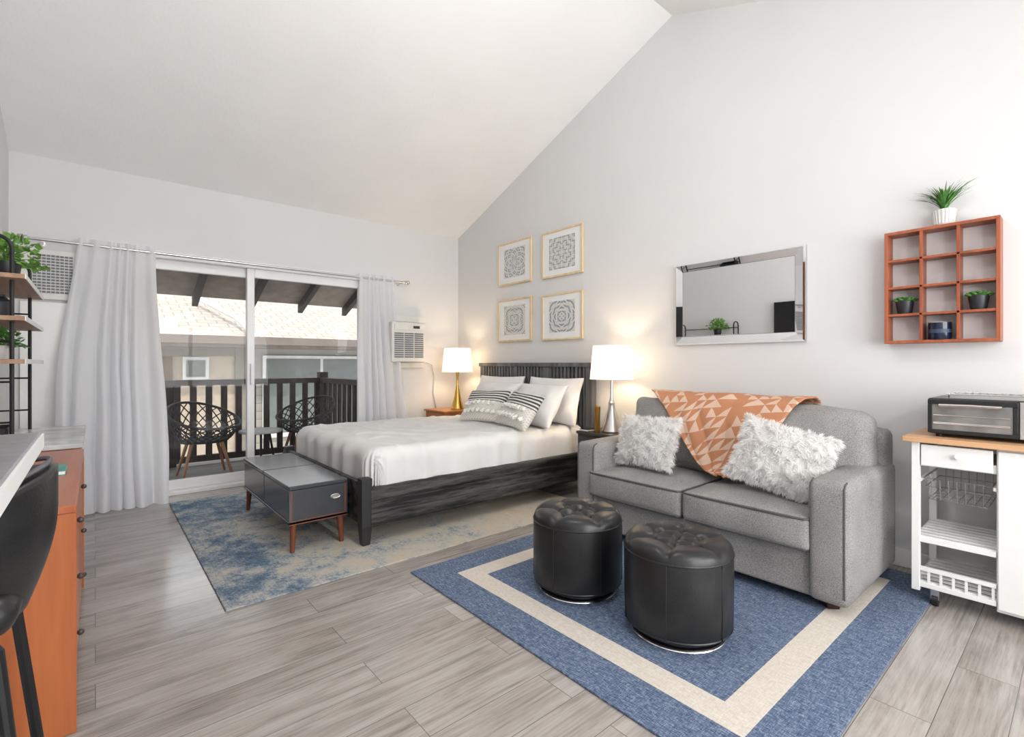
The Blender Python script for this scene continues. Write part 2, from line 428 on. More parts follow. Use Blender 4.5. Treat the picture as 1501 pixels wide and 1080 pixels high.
# ---------------------------------------------------------------- exterior
darkbrown=wood('dark_brown_wood',srgb(40,33,30),srgb(66,55,50),'Z',14,.6)
soffit=M('soffit_brown',srgb(128,114,104),.8,var=.1)
rafterm=M('rafter_dark',srgb(62,52,47),.8)
deckm=wood('deck_wood',srgb(110,106,104),srgb(150,146,142),'X',14,.6)
ro=Obj('roof_overhang',(1.5,YB+.2,2.6))
ro.add('eave',slab(-3,6,[YB+.16,7.1],.1,.0),soffit)
ro.add('sun_block_eave',slab(XL-.1,XR+.1,[YF-1.3,YF-.11],.1,.0),soffit)  # second slab is unseen, added to keep sun out of the window behind the camera
rf=[]
for i in range(12):
    x=-2.2+i*.62
    y0,y1=YB+.16,7.12
    z0,z1=cz(y0),cz(y1)
    V=[Vector((xx,y,z+dz)) for xx in (x,x+.06) for (y,z) in ((y0,z0),(y1,z1)) for dz in (-.11,-.002)]
    rf.append((V,[(0,1,3,2),(4,6,7,5),(0,4,5,1),(2,3,7,6),(0,2,6,4),(1,5,7,3)]))
ro.add('rafters',rf,rafterm)
mk('balcony_deck',[g_box((-1.6,YB+.16+i*.145,-.07),(2.42,YB+.16+i*.145+.138,-.02)) for i in range(11)],deckm)
ra=Obj('balcony_railing',(1,6.7,0))
bl=[]
x=-1.5
while x<2.24:
    bl.append(g_box((x,6.66,.06),(x+.065,6.69,.9))); x+=.155
y=5.42
while y<6.6:
    bl.append(g_box((2.31,y,.06),(2.34,y+.065,.9))); y+=.155
ra.add('balusters',bl,darkbrown)
ra.add('rails',[g_box((-1.6,6.62,.9),(2.38,6.74,.965)),g_box((2.27,5.36,.9),(2.39,6.62,.965)),g_box((-1.6,6.65,.02),(2.36,6.70,.09)),g_box((2.30,5.36,.02),(2.35,6.62,.09))],darkbrown)
ra.add('posts',[g_box((2.27,6.62,-.02),(2.38,6.73,1.04)),g_box((.6,6.69,-.02),(.7,6.78,.93)),g_box((-.9,6.69,-.02),(-.8,6.78,.93))],darkbrown)
roofm,nt,b=newmat('shingles'); v=coords(nt)
br=nt.nodes.new('ShaderNodeTexBrick'); nt.links.new(v,br.inputs['Vector']); br.inputs['Scale'].default_value=1
br.inputs['Brick Width'].default_value=.3; br.inputs['Row Height'].default_value=.2; br.inputs['Mortar Size'].default_value=.014
br.inputs['Color1'].default_value=c4(srgb(160,149,139)); br.inputs['Color2'].default_value=c4(srgb(176,165,155)); br.inputs['Mortar'].default_value=c4(srgb(140,130,121))
nt.links.new(br.outputs[0],b.inputs['Base Color']); b.inputs['Roughness'].default_value=.9
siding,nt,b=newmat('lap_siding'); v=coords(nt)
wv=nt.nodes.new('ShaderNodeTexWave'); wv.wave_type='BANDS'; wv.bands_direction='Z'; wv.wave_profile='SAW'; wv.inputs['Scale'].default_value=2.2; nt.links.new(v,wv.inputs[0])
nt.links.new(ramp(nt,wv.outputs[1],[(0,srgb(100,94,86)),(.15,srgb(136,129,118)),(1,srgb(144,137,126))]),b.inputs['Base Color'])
beige=M('beige_stucco',srgb(164,148,130),.9)
nb=Obj('neighbor_building',(2,11,-3))
V=[Vector(p) for p in [(-8,9.1,1.56),(12,9.1,1.56),(12,14,3.2),(-8,14,3.2),(-8,9.1,1.48),(12,9.1,1.48),(12,14,3.1),(-8,14,3.1)]]
nb.add('roof',(V,[(0,1,2,3),(7,6,5,4),(0,4,5,1),(1,5,6,2),(2,6,7,3),(3,7,4,0)]),roofm)
nb.add('gutter',[g_box((-8,9.0,1.47),(12,9.1,1.6))],M('gutter',srgb(110,98,90),.5))
nb.add('fascia_soffit',[g_box((-8,9.1,1.42),(12,9.72,1.48))],soffit)
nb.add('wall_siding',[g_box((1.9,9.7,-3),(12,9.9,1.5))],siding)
nb.add('wall_stucco',[g_box((-8,9.6,-3),(1.9,9.8,1.5))],beige)
nb.add('corner_board',[g_box((1.84,9.55,-3),(2.0,9.72,1.46)),g_box((-8,9.56,1.28),(1.84,9.62,1.44))],M('trim_grey',srgb(118,108,98),.7))
nb.add('window_trim',[g_box((1.08,9.55,.88),(1.45,9.6,1.26)),g_box((2.3,9.66,-.2),(4.4,9.7,1.30))],M('win_trim',srgb(190,186,180),.5))
winm=M('dark_window',srgb(96,98,92),.3)
nb.add('window_glass',[g_box((1.13,9.54,.93),(1.40,9.56,1.21)),g_box((2.36,9.65,-.12),(3.32,9.67,1.24)),g_box((3.38,9.65,-.12),(4.34,9.67,1.24))],winm)
nb.add('doorway',[g_box((.55,9.55,-1.0),(.95,9.61,1.26))],M('door_brown',srgb(96,76,62),.6))
nb.add('downspout',[g_tube([(2.05,9.0,1.6),(1.9,9.7,1.95),(1.55,10.9,2.35),(1.4,11.4,2.5)],.05)],M('downspout_white',(.6,.59,.57),.4),True)
mk('ground_outside',g_box((-30,7.5,-3.2),(40,50,-3)),M('ground',(.25,.25,.22),.9))

def patio_chair(cx,cy,ang,name='patio_chair'):
    o=Obj(name,(cx,cy,-.02)); dk=M('resin_grey',srgb(52,48,48),.6) if 'resin_grey' not in D.materials else D.materials['resin_grey']
    ca,sa=math.cos(ang),math.sin(ang)
    def P(th,h):
        back=(1+math.cos(th))/2
        top=.50+.24*back**1.3
        z=.36+(top-.36)*h
        r=.20+.11*h**.7
        x=-math.cos(th)*r*1.0; y=math.sin(th)*r*1.08
        return Vector((cx+x*ca-y*sa,cy+x*sa+y*ca,z))
    rim=[P(2*math.pi*i/48,1) for i in range(48)]
    low=[P(2*math.pi*i/48,0) for i in range(48)]
    G=[g_tube(rim,.013,8,True),g_tube(low,.011,8,True)]
    N=22
    for i in range(N):
        for sg in (1,-1):
            G.append(g_tube([P(2*math.pi*(i/N)+sg*1.0*h/8,h/8) for h in range(9)],.006,6))
    o.add('basket',G,dk,True)
    o.add('seat',[g_lathe((cx,cy,.34),[(.001,0),(.19,.005),(.21,.02),(.19,.03),(.001,.02)],32)],dk,True)
    o.add('legs',[g_cyl((cx+.13*sx*1.0,cy+.13*sy,.35),(cx+.22*sx,cy+.22*sy,-.012),.018,.012,12) for sx in (-1,1) for sy in (-1,1)],chairwood,True)
patio_chair(.86,5.92,math.radians(-60))
patio_chair(1.93,6.1,math.radians(-150))
t=Obj('patio_side_table',(1.42,6.05,-.02))
t.add('top',g_lathe((1.42,6.05,.38),[(.21,0),(.22,.01),(.22,.02),(.215,.028)],40),M('table_grey',srgb(186,186,186),.4),True)
t.add('legs',[g_cyl((1.42+.1*math.cos(k),6.05+.1*math.sin(k),.38),(1.42+.17*math.cos(k),6.05+.17*math.sin(k),-.014),.012,.012,10) for k in (0.3,2.4,4.5)],blackmetal,True)

# ---------------------------------------------------------------- rugs
RT=.009
mk('area_rug_distressed',g_box((.46,2.59,.0005),(3.06,4.90,RT)),bedrugm,bevel=.003)
rg=Obj('area_rug_blue',(2.3,1.45,0))
x0,x1,y0,y1=1.32,3.38,.5,2.42
rg.add('border',g_box((x0,y0,.0005),(x1,y1,RT)),blueweave,bevel=.003)
def ring(i0,i1,z0,z1):
    return [g_box((x0+i0,y0+i0,z0),(x0+i1,y1-i0,z1)),g_box((x1-i1,y0+i0,z0),(x1-i0,y1-i0,z1)),g_box((x0+i1,y0+i0,z0),(x1-i1,y0+i1,z1)),g_box((x0+i1,y1-i1,z0),(x1-i1,y1-i0,z1))]
rg.add('cream_band',ring(.185,.30,RT,RT+.0012),creamweave)

# ---------------------------------------------------------------- bed
bed=Obj('bed',(2.4,3.75,0)); by0,by1=2.93,4.57; bx0=1.26
bed.add('side_rails',[g_box((bx0+.03,by0,.12),(3.42,by0+.035,.365)),g_box((bx0+.03,by1-.035,.12),(3.42,by1,.365))],bedwood,bevel=.004)
bed.add('rail_planks',[g_box((bx0+.06,by0-.008,.13+.078*i),(3.40,by0,.13+.078*i+.074)) for i in range(3)],bedwood,bevel=.003)
bed.add('foot_rail',[g_box((bx0+.01,by0+.05,.14),(bx0+.045,by1-.05,.40))],bedwood,bevel=.004)
def leg(x,y,z0,z1,w=.07,tp=.7):
    h=w/2;k=h*tp
    V=[Vector((x+sx*k,y+sy*k,z0)) for sx in (-1,1) for sy in (-1,1)]+[Vector((x+sx*h,y+sy*h,z0+.12)) for sx in (-1,1) for sy in (-1,1)]+[Vector((x+sx*h,y+sy*h,z1)) for sx in (-1,1) for sy in (-1,1)]
    F=[(0,2,3,1),(8,9,11,10)]
    for a_ in (0,4):
        for (i,j) in ((0,1),(1,3),(3,2),(2,0)): F.append((a_+i,a_+j,a_+4+j,a_+4+i))
    return V,F
bed.add('posts',[leg(bx0+.035,by0+.03,RT+.001,.43),leg(bx0+.035,by1-.03,RT+.001,.43)],bedwoodz,bevel=.004)
hb=[g_box((3.41,2.91,.0),(3.475,2.985,1.13)),g_box((3.41,4.515,.0),(3.475,4.59,1.13)),g_box((3.40,2.89,1.12),(3.48,4.61,1.16)),g_box((3.41,2.985,.4),(3.475,4.515,.47)),
    g_box((3.415,3.47,.47),(3.47,3.56,1.12)),g_box((3.415,3.94,.47),(3.47,4.03,1.12))]
bed.add('headboard_frame',hb,headwood,bevel=.004)
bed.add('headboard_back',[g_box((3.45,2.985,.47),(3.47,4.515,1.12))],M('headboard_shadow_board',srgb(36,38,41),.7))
sl=[]
for (p,q) in ((2.985,3.47),(3.56,3.94),(4.03,4.515)):
    n=int((q-p)/.045); st=(q-p)/n
    for i in range(n): sl.append(g_box((3.415,p+i*st+.010,.47),(3.45,p+i*st+st-.010,1.12)))
bed.add('headboard_slats',sl,headwood,bevel=.003)
bed.add('mattress',g_rbox((1.38,3.02,.30),(3.40,4.48,.55),.05),linen,True)
def duvet(s,t):
    fx0,fx1,fy0_,fy1_=1.43,3.36,3.06,4.44; r=.09; maxe=.29
    a_=fx0-maxe+s*(fx1-fx0+maxe); b_=fy0_-maxe+t*(fy1_-fy0_+2*maxe)
    ea=min(0,a_-fx0); eb=min(0,b_-fy0_)+max(0,b_-fy1_)
    e=math.hypot(ea,eb); cx=max(a_,fx0); cy=min(max(b_,fy0_),fy1_)
    z=.60-.02*max(0,(cx-2.6))
    n1=noise.noise(Vector((cx*3.2,cy*3.2,1)))*.012+noise.noise(Vector((cx*9,cy*5,4)))*.006
    n1+=.010*max(0,1-abs(noise.noise(Vector((cx*4,cy*2.5,9))))*9)
    if e<1e-6: return (cx,cy,z+n1+.006*math.sin(a_*5)*math.sin(b_*4))
    dx,dy=ea/e,eb/e
    ee=min(e,maxe); th=min(ee/r,math.pi/2)
    out=r*math.sin(th); dn=r*(1-math.cos(th))+max(0,ee-r*math.pi/2)
    an=math.atan2(dy,dx)
    k=min(1,ee/.15); fold=k*.015*math.sin((cx*abs(dy)+cy*abs(dx))*22+an*3+3*noise.noise(Vector((cx*2,cy*2,0))))
    out+=fold+n1*.5
    return (cx+dx*out,cy+dy*out,z-dn+n1*(1-k))
bed.add('duvet',g_grid(duvet,180,150),linen,True,ang=180)
def add_pillow(o,pn,mat,*args,n=22,**kw):
    f,w_,h_,t_=pillow_fn(*args,**kw); V,F,UV=g_pillow(f,n)
    o.add(pn,(V,F),mat,True,uv=UV,ang=180); return f,w_,h_,t_
pl=Obj('bed_pillow',(3.25,4.0,.6)); add_pillow(pl,'pillow_body',pillowm,(3.27,4.08,.81),.72,.44,.18,.02,.25,seed=1,namp=.010)
pl=Obj('bed_pillow',(3.25,3.3,.6)); add_pillow(pl,'pillow_body',pillowm,(3.27,3.28,.81),.72,.44,.18,-.03,.25,seed=2,namp=.010)
pl=Obj('bed_pillow',(3.05,3.9,.6)); add_pillow(pl,'pillow_body',pillowm,(3.08,3.93,.78),.66,.42,.19,.05,.55,seed=3,namp=.010)
pl=Obj('bed_pillow',(3.05,3.3,.6)); add_pillow(pl,'pillow_body',pillowm,(3.05,3.27,.78),.66,.42,.19,-.1,.55,seed=4,namp=.010)
m,nt,b=newmat('striped_cushion'); uvn=nt.nodes.new('ShaderNodeUVMap'); sep=nt.nodes.new('ShaderNodeSeparateXYZ'); nt.links.new(uvn.outputs[0],sep.inputs[0])
vv=sep.outputs[1]; uu=sep.outputs[0]
st=mn(nt,'GREATER_THAN',mn(nt,'SINE',mn(nt,'MULTIPLY',vv,70)),-.1)
topm=mn(nt,'GREATER_THAN',vv,.56)
low=mn(nt,'GREATER_THAN',mn(nt,'MULTIPLY',mn(nt,'SINE',mn(nt,'MULTIPLY',vv,90)),mn(nt,'SINE',mn(nt,'MULTIPLY',uu,90))),.5)
fac=mn(nt,'ADD',mn(nt,'MULTIPLY',st,topm),mn(nt,'MULTIPLY',mn(nt,'MULTIPLY',low,mn(nt,'SUBTRACT',1,topm)),.3))
nt.links.new(mixc(nt,fac,srgb(224,220,213),srgb(74,75,80)),b.inputs['Base Color']); b.inputs['Roughness'].default_value=.95
bump(nt,b,noisetex(nt,coords(nt),200,2),.3,.003); stripem=m
for (c,yaw,ro_,sd) in (((2.80,3.70,.755),.12,.05,1),((2.76,3.16,.755),-.18,-.05,2)):
    o=Obj('striped_cushion',(c[0],c[1],.6))
    f,w_,h_,t_=add_pillow(o,'cushion_body',stripem,c,.52,.34,.15,yaw,.6,roll=ro_,seed=sd)
    G=[]
    for rowv,off in ((.10,0),(-.42,.5)):
        for i in range(7):
            uu_=-.82+1.64*(i+off)/7+.1
            p=f(uu_,rowv,1)
            for k in range(14):
                dd=Vector((random.uniform(-1,1),random.uniform(-1,1),random.uniform(-1,.3)))*.016
                G.append(g_cyl(p+t_*.004,p+t_*.014-h_*.03+dd,.004,.009,5))
    o.add('tassels',G,tasselm,True)

# ---------------------------------------------------------------- bench
be=Obj('storage_bench',(1.06,3.68,0)); a0,a1,b0,b1=.88,1.235,3.09,4.28
bm_=(b0+b1)/2
be.add('boxes',[g_box((a0+.006,b0+.012,.2),(a1-.006,bm_-.004,.385)),g_box((a0+.006,bm_+.004,.2),(a1-.006,b1-.012,.385))],benchm,bevel=.004)
be.add('lids',[g_box((a0,b0,.39),(a1,bm_-.004,.415)),g_box((a0,bm_+.004,.39),(a1,b1,.415))],benchm,bevel=.005)
be.add('end_frame',[g_box((a0,b0,.185),(a1,b0+.012,.2)),g_box((a0,b0,.2),(a0+.012,b0+.012,.39)),g_box((a1-.012,b0,.2),(a1,b0+.012,.39)),g_box((a0,b0,.185),(a1,b1,.2))],benchm,bevel=.002)
be.add('end_edge',[g_box((a0+.012,b0+.001,.2),(a0+.018,b0+.012,.388)),g_box((a1-.018,b0+.001,.2),(a1-.012,b0+.012,.388)),g_box((a0+.018,b0+.001,.2),(a1-.018,b0+.012,.206)),g_box((a0+.0,b0-.001,.182),(a1,b0+.01,.188))],walnut)
be.add('end_panel',g_box((a0+.018,b0+.004,.206),(a1-.018,b0+.014,.388)),benchin)
cxh=(a0+a1)/2
ovl=[Vector((cxh+.10+.030*math.cos(t_),b0-.001,.315+.013*math.sin(t_))) for t_ in [2*math.pi*i/28 for i in range(28)]]
be.add('oval_pull_ring',g_tube(ovl,.003,6,True),chrome,True)
be.add('oval_pull',(ovl,[tuple(range(28))]),chrome)
lg=[]
for (x,y,sx,sy) in ((a0+.035,b0+.04,-1,-1),(a1-.035,b0+.04,1,-1),(a0+.035,b1-.04,-1,1),(a1-.035,b1-.04,1,1)):
    lg.append(g_cyl((x,y,.186),(x+.008*sx,y+.008*sy,RT+.001),.021,.013,16))
be.add('legs',lg,walnut,True)

# ---------------------------------------------------------------- nightstands, lamps
ns=Obj('nightstand_wood',(3.2,4.85,0))
ns.add('body',[g_box((2.955,4.64,.30),(3.42,5.05,.60))],nightwood,bevel=.006)
ns.add('top',g_box((2.94,4.625,.60),(3.43,5.065,.62)),nightwood,bevel=.004)
ns.add('drawer_front',[g_box((2.945,4.66,.455),(2.956,5.03,.59)),g_box((2.945,4.66,.315),(2.956,5.03,.445))],nightwood,bevel=.003)
ns.add('knobs',[g_sphere((2.935,4.845,.52),.013),g_sphere((2.935,4.845,.38),.013)],gold,True)
ns.add('legs',[g_cyl((x,y,.30),(x+(.08 if x<3.1 else 0),y,.0),.02,.013,12) for x in (3.0,3.38) for y in (4.69,5.0)],nightwood,True)
nd=Obj('nightstand_black',(3.25,2.58,0))
espresso=wood('espresso',srgb(34,30,28),srgb(62,54,48),'Y',14,.35)
nd.add('body',[g_box((3.09,2.45,.12),(3.45,2.79,.565))],espresso,bevel=.004)
nd.add('top',g_box((3.08,2.44,.565),(3.46,2.80,.588)),espresso,bevel=.004)
nd.add('drawer_fronts',[g_box((3.078,2.47,.35),(3.09,2.77,.55)),g_box((3.078,2.47,.14),(3.09,2.77,.34))],espresso,bevel=.003)
nd.add('legs',[g_box((x-.02,y-.02,0),(x+.02,y+.02,.12)) for x in (3.12,3.42) for y in (2.48,2.76)],espresso)
def lamp(name,x,y,z0,metal,kind):
    o=Obj(name,(x,y,z0)); 
    if kind==0:
        prof=[(.001,0),(.078,0),(.08,.008),(.074,.02),(.05,.10),(.028,.20),(.014,.28),(.012,.34),(.02,.42),(.024,.44),(.001,.44)]
    else:
        prof=[(.001,0),(.085,0),(.088,.01),(.08,.03),(.055,.11),(.032,.19),(.026,.22),(.03,.24),(.02,.26),(.014,.30),(.012,.40),(.015,.44),(.001,.44)]
    o.add('base',g_lathe((x,y,z0),prof,40,False),metal,True)
    o.add('stem',[g_cyl((x,y,z0+.43),(x,y,z0+.56),.006,.006,10)],metal,True)
    zb=z0+.435; zt=zb+.275
    o.add('shade',g_lathe((x,y,0),[(.178,zb),(.1775,zb+.01),(.152,zt)],56,False),shadem,True)
    o.add('shade_trim',[g_tube([(x+.178*math.cos(k*.1571),y+.178*math.sin(k*.1571),zb) for k in range(40)],.0025,6,True),g_tube([(x+.152*math.cos(k*.1571),y+.152*math.sin(k*.1571),zt) for k in range(40)],.0025,6,True)],white,True)
    o.add('spider',[g_cyl((x-.15,y,zt-.02),(x+.15,y,zt-.02),.002,.002,6),g_cyl((x,y-.15,zt-.02),(x,y+.15,zt-.02),.002,.002,6),g_cyl((x,y,z0+.55),(x,y,zt-.01),.003,.003,6)],metal)
    L=D.lights.new('bulb','POINT'); L.energy=8; L.color=(1,.77,.50); L.shadow_soft_size=.05
    lo=D.objects.new('bulb',L); lo.location=(x,y,zb+.12); COL.objects.link(lo); lo.parent=o.e; lo.matrix_parent_inverse=Matrix.Translation(-o.loc)
lamp('table_lamp_gold',3.22,4.78,.62,gold,0)
lamp('table_lamp_silver',3.25,2.56,.588,nickel,1)
v_=Obj('bronze_vase',(3.14,2.63,.588)); v_.add('vase_body',g_lathe((3.14,2.62,.588),[(.001,0),(.024,0),(.025,.01),(.022,.11),(.026,.21),(.022,.215),(.018,.1),(.001,.09)],28,False),M('bronze',srgb(150,112,60),.3,.9),True)
bk=Obj('bedside_book',(3.14,2.73,.588)); bk.add('cover',[g_box((3.09,2.68,.588),(3.2,2.77,.592)),g_box((3.09,2.68,.604),(3.2,2.77,.608)),g_box((3.196,2.68,.592),(3.2,2.77,.604))],blackmetal); bk.add('pages',g_box((3.093,2.683,.592),(3.196,2.767,.604)),paper)

# ---------------------------------------------------------------- sofa
so=Obj('loveseat_sofa',(2.95,1.5,0)); sx0,sx1,sy0,sy1=2.51,3.36,.69,2.30
so.add('base',[g_box((sx0+.045,sy0+.02,.06),(sx1-.02,sy1-.02,.27))],sofam,bevel=.012)
for nm,(p,q) in (('arm_near',(sy0,sy0+.17)),('arm_far',(sy1-.17,sy1))):
    so.add(nm,g_rbox((sx0+.02,p,.055),(sx1-.01,q,.615),.035,(.004,.004,.012),n=16),sofam,True)
    so.add(nm+'_piping',[g_tube([(sx0+.022,yy,.10),(sx0+.021,yy,.35),(sx0+.022,yy,.585),(sx0+.034,yy,.605),(sx0+.06,yy,.614)],.0045,6) for yy in (p+.018,q-.018)],sofadark,True)
so.add('back_frame',g_rbox((3.16,sy0+.01,.06),(sx1,sy1-.01,.80),.05,(0,0,0)),sofam,True)
mid=(sy0+sy1)/2
def piping(x,y0,y1,z,z2=None):
    return g_tube([(3.0,y0+.008,z),(x+.02,y0+.008,z),(x+.006,y0+.02,z),(x+.003,y0+.06,z)]+[(x-.004,y0+(y1-y0)*k/6,z+.002) for k in range(1,6)]+[(x+.003,y1-.06,z),(x+.006,y1-.02,z),(x+.02,y1-.008,z),(3.0,y1-.008,z)],.006,8)
for nm,(p,q) in (('seat_near',(sy0+.155,mid-.003)),('seat_far',(mid+.003,sy1-.12))):
    so.add(nm,g_rbox((sx0,p,.272),(3.12,q,.435),.03,(.012,.0,.03),n=18,namp=.004,seed=p),sofam,True)
    so.add(nm+'_piping',[piping(sx0,p,q,.425),piping(sx0,p,q,.285)],sofadark,True)
R=Matrix.Rotation(math.radians(14),3,'Y')
for nm,(p,q),sd in (('back_cushion_near',(sy0+.05,mid+.01),1),('back_cushion_far',(mid-.0,sy1-.10),3)):
    so.add(nm,g_rbox((2.95,p,.45),(3.13,q,.90),.055,(.03,.01,.012),n=20,namp=.022,seed=sd,R=R,piv=(3.05,(p+q)/2,.45)),sofam,True)
so.add('legs',[g_cyl((x,y,.06),(x,y,RT+.002),.05,.035,4) for x in (sx0+.12,) for y in (sy0+.10,sy1-.10)]+[g_cyl((x,y,.06),(x,y,RT+.002),.05,.035,4) for x in (sx1-.1,) for y in (sy0+.10,sy1-.10)],M('sofa_leg',srgb(52,28,24),.35))
# throw
m,nt,b=newmat('throw_pattern'); uvn=nt.nodes.new('ShaderNodeUVMap'); sep=nt.nodes.new('ShaderNodeSeparateXYZ'); nt.links.new(uvn.outputs[0],sep.inputs[0])
U_=mn(nt,'MULTIPLY',sep.outputs[0],18); V_=mn(nt,'MULTIPLY',sep.outputs[1],20)
fu=mn(nt,'FRACT',U_); fv=mn(nt,'FRACT',V_)
w2=nt.nodes.new('ShaderNodeTexWhiteNoise'); w2.noise_dimensions='2D'
cb=nt.nodes.new('ShaderNodeCombineXYZ'); nt.links.new(mn(nt,'FLOOR',U_),cb.inputs[0]); nt.links.new(mn(nt,'FLOOR',V_),cb.inputs[1]); nt.links.new(cb.outputs[0],w2.inputs['Vector'])
sepc=nt.nodes.new('ShaderNodeSeparateColor'); nt.links.new(w2.outputs['Color'],sepc.inputs[0])
t1=mn(nt,'GREATER_THAN',fv,fu); t2=mn(nt,'GREATER_THAN',mn(nt,'ADD',fu,fv),1)
sel=mn(nt,'GREATER_THAN',sepc.outputs[0],.5)
tri=mn(nt,'ADD',mn(nt,'MULTIPLY',t1,sel),mn(nt,'MULTIPLY',t2,mn(nt,'SUBTRACT',1,sel)))
fac=mn(nt,'MULTIPLY',tri,mn(nt,'GREATER_THAN',sepc.outputs[1],.25))
fac=mn(nt,'MULTIPLY',fac,.75)
nt.links.new(mixc(nt,fac,srgb(188,130,96),srgb(220,196,176)),b.inputs['Base Color']); b.inputs['Roughness'].default_value=.95
bump(nt,b,noisetex(nt,coords(nt),260,2),.3,.003)
th=Obj('throw_blanket',(3.0,1.5,.9))
prof=[(3.31,.83),(3.305,.88),(3.27,.925),(3.2,.945),(3.12,.94),(3.055,.90),(3.02,.84),(2.985,.76),(2.95,.68),(2.915,.60),(2.88,.53),(2.84,.492),(2.80,.488)]
def samp(t):
    k=t*(len(prof)-1); i=min(int(k),len(prof)-2); f=k-i
    return (prof[i][0]*(1-f)+prof[i+1][0]*f,prof[i][1]*(1-f)+prof[i+1][1]*f)
UV=[];V=[];F=[]
nu,nv=70,60
for j in range(nv+1):
    t=j/nv; x,z=samp(t); k=max(0,(t-.27)/.73)
    ya=2.12-(2.12-1.44)*k; yb_=1.03+(1.33-1.03)*k
    for i in range(nu+1):
        s=i/nu; y=ya+(yb_-ya)*s
        wv=.014*math.sin(s*14+t*3)*(.4+.6*k)+.010*noise.noise(Vector((y*8,z*8,0)))
        V.append(Vector((x-.014-abs(wv),y,z+.008+wv*.4))); UV.append(((y-1.0)/1.1+z*.3,t*.75+.1*s))
for j in range(nv):
    for i in range(nu):
        a_=j*(nu+1)+i; F.append((a_,a_+1,a_+nu+2,a_+nu+1))
ob=th.add('cloth',(V,F),m,True,uv=UV,ang=180)
sm=ob.modifiers.new('solid','SOLIDIFY'); sm.thickness=.008; sm.offset=0
def fur(name,c,W,H,T,yaw,tilt,roll,seed,n=17000):
    rnd=random.Random(seed)
    o=Obj(name,(c[0],c[1],.46)); f,w_,h_,t_=add_pillow(o,'cushion_body',furm,c,W,H,T,yaw,tilt,roll=roll,seed=seed)
    V=[];F=[]
    for k in range(n):
        u=rnd.uniform(-1,1);v=rnd.uniform(-1,1);
        if rnd.random()<.25:
            if rnd.random()<.5: u=math.copysign(1-rnd.random()*.05,u)
            else: v=math.copysign(1-rnd.random()*.05,v)
        side=1 if rnd.random()<.78 else -1
        p=f(u,v,side)
        e=.03
        n_=(f(min(1,u+e),v,side)-f(max(-1,u-e),v,side)).cross(f(u,min(1,v+e),side)-f(u,max(-1,v-e),side))
        n_=n_.normalized() if n_.length>1e-9 else t_*side
        if n_.dot(t_)*side<0: n_=-n_
        out=(w_*u**5+h_*v**5)*.6
        clump=Vector((noise.noise(p*30),noise.noise(p*30+Vector((9,0,0))),noise.noise(p*30+Vector((0,9,0)))))*1.8
        dr=(n_*.4+out+clump+Vector((rnd.gauss(0,.25),rnd.gauss(0,.25),rnd.gauss(0,.25)-.15))).normalized()
        L=rnd.uniform(.02,.040)
        sd=dr.cross(Vector((rnd.gauss(0,1),rnd.gauss(0,1),rnd.gauss(0,1)))).normalized()*.0019
        q=p+dr*L*.55; tip=q+(dr+Vector((0,0,-.5))+clump*.4).normalized()*L*.5
        i=len(V); V+=[p-sd,p+sd,q+sd*.8,q-sd*.8,tip]; F+=[(i,i+1,i+2,i+3),(i+3,i+2,i+4)]
    o.add('fur',(V,F),furm)
fur('fur_cushion',(2.78,1.90,.635),.46,.31,.15,-.15,.36,0.04,5)
fur('fur_cushion',(2.78,1.07,.645),.46,.34,.16,.12,.40,-.22,6)

# ---------------------------------------------------------------- ottomans
def ottoman(x,y,rot):
    o=Obj('tufted_ottoman',(x,y,RT)); R0=.222
    prof=[(.17,.035),(.205,.036),(R0-.003,.05),(R0,.07),(R0+.002,.2),(R0+.002,.33),(R0-.002,.355)]
    o.add('body',g_lathe((x,y,RT),prof,64),blackleather,True)
    o.add('seam_rings',[g_tube([(x+r*math.cos(k*math.pi/32),y+r*math.sin(k*math.pi/32),RT+z) for k in range(64)],.0045,6,True) for r,z in ((R0+.001,.352),(R0-.004,.052))],blackleather,True)
    o.add('side_seams',[g_tube([(x+(R0+.001)*math.cos(rot+k*math.pi/3),y+(R0+.001)*math.sin(rot+k*math.pi/3),RT+z) for z in (.05,.2,.35)],.0028,6) for k in range(6)],blackleather,True)
    B=[Vector((0,0))]+[Vector((.105*math.cos(rot+k*math.pi/3),.105*math.sin(rot+k*math.pi/3))) for k in range(6)]
    E=[(B[0],B[k]) for k in range(1,7)]+[(B[k],B[k%6+1]) for k in range(1,7)]+[(B[k],B[k]*2.1) for k in range(1,7)]
    def sd(p,a,b):
        ab=b-a; t=max(0,min(1,(p-a).dot(ab)/ab.dot(ab))); return (p-a-ab*t).length
    def fn(s,t):
        r=(R0+.003)*t; p=Vector((r*math.cos(2*math.pi*s),r*math.sin(2*math.pi*s)))
        edge=math.sqrt(max(0,1-max(0,(t-.78)/.22)**2.2))
        z=.35+.056*edge
        db=min((p-q).length for q in B); ds=min(sd(p,a,b) for a,b in E)
        z-= (.018*math.exp(-(db/.020)**2)+.020*math.exp(-(ds/.020)**1.2))*edge
        return (x+p.x,y+p.y,RT+z)
    o.add('tufted_top',g_grid(fn,140,50,True),blackleather,True,ang=180)
    o.add('buttons',[g_sphere((x+q.x,y+q.y,RT+.374),.010,12,(1,1,.5)) for q in B],blackleather,True)
    o.add('swivel_base',g_lathe((x,y,0),[(.001,RT+.001),(.19,RT+.001),(.192,RT+.006),(.188,RT+.012),(.17,RT+.014),(.165,RT+.036),(.001,RT+.036)],56,False),blackmetal,True)
    o.add('base_ring',g_tube([(x+.191*math.cos(k*math.pi/32),y+.191*math.sin(k*math.pi/32),RT+.005) for k in range(64)],.004,6,True),chrome,True)
ottoman(1.885,1.705,.2); ottoman(1.915,1.155,.35)

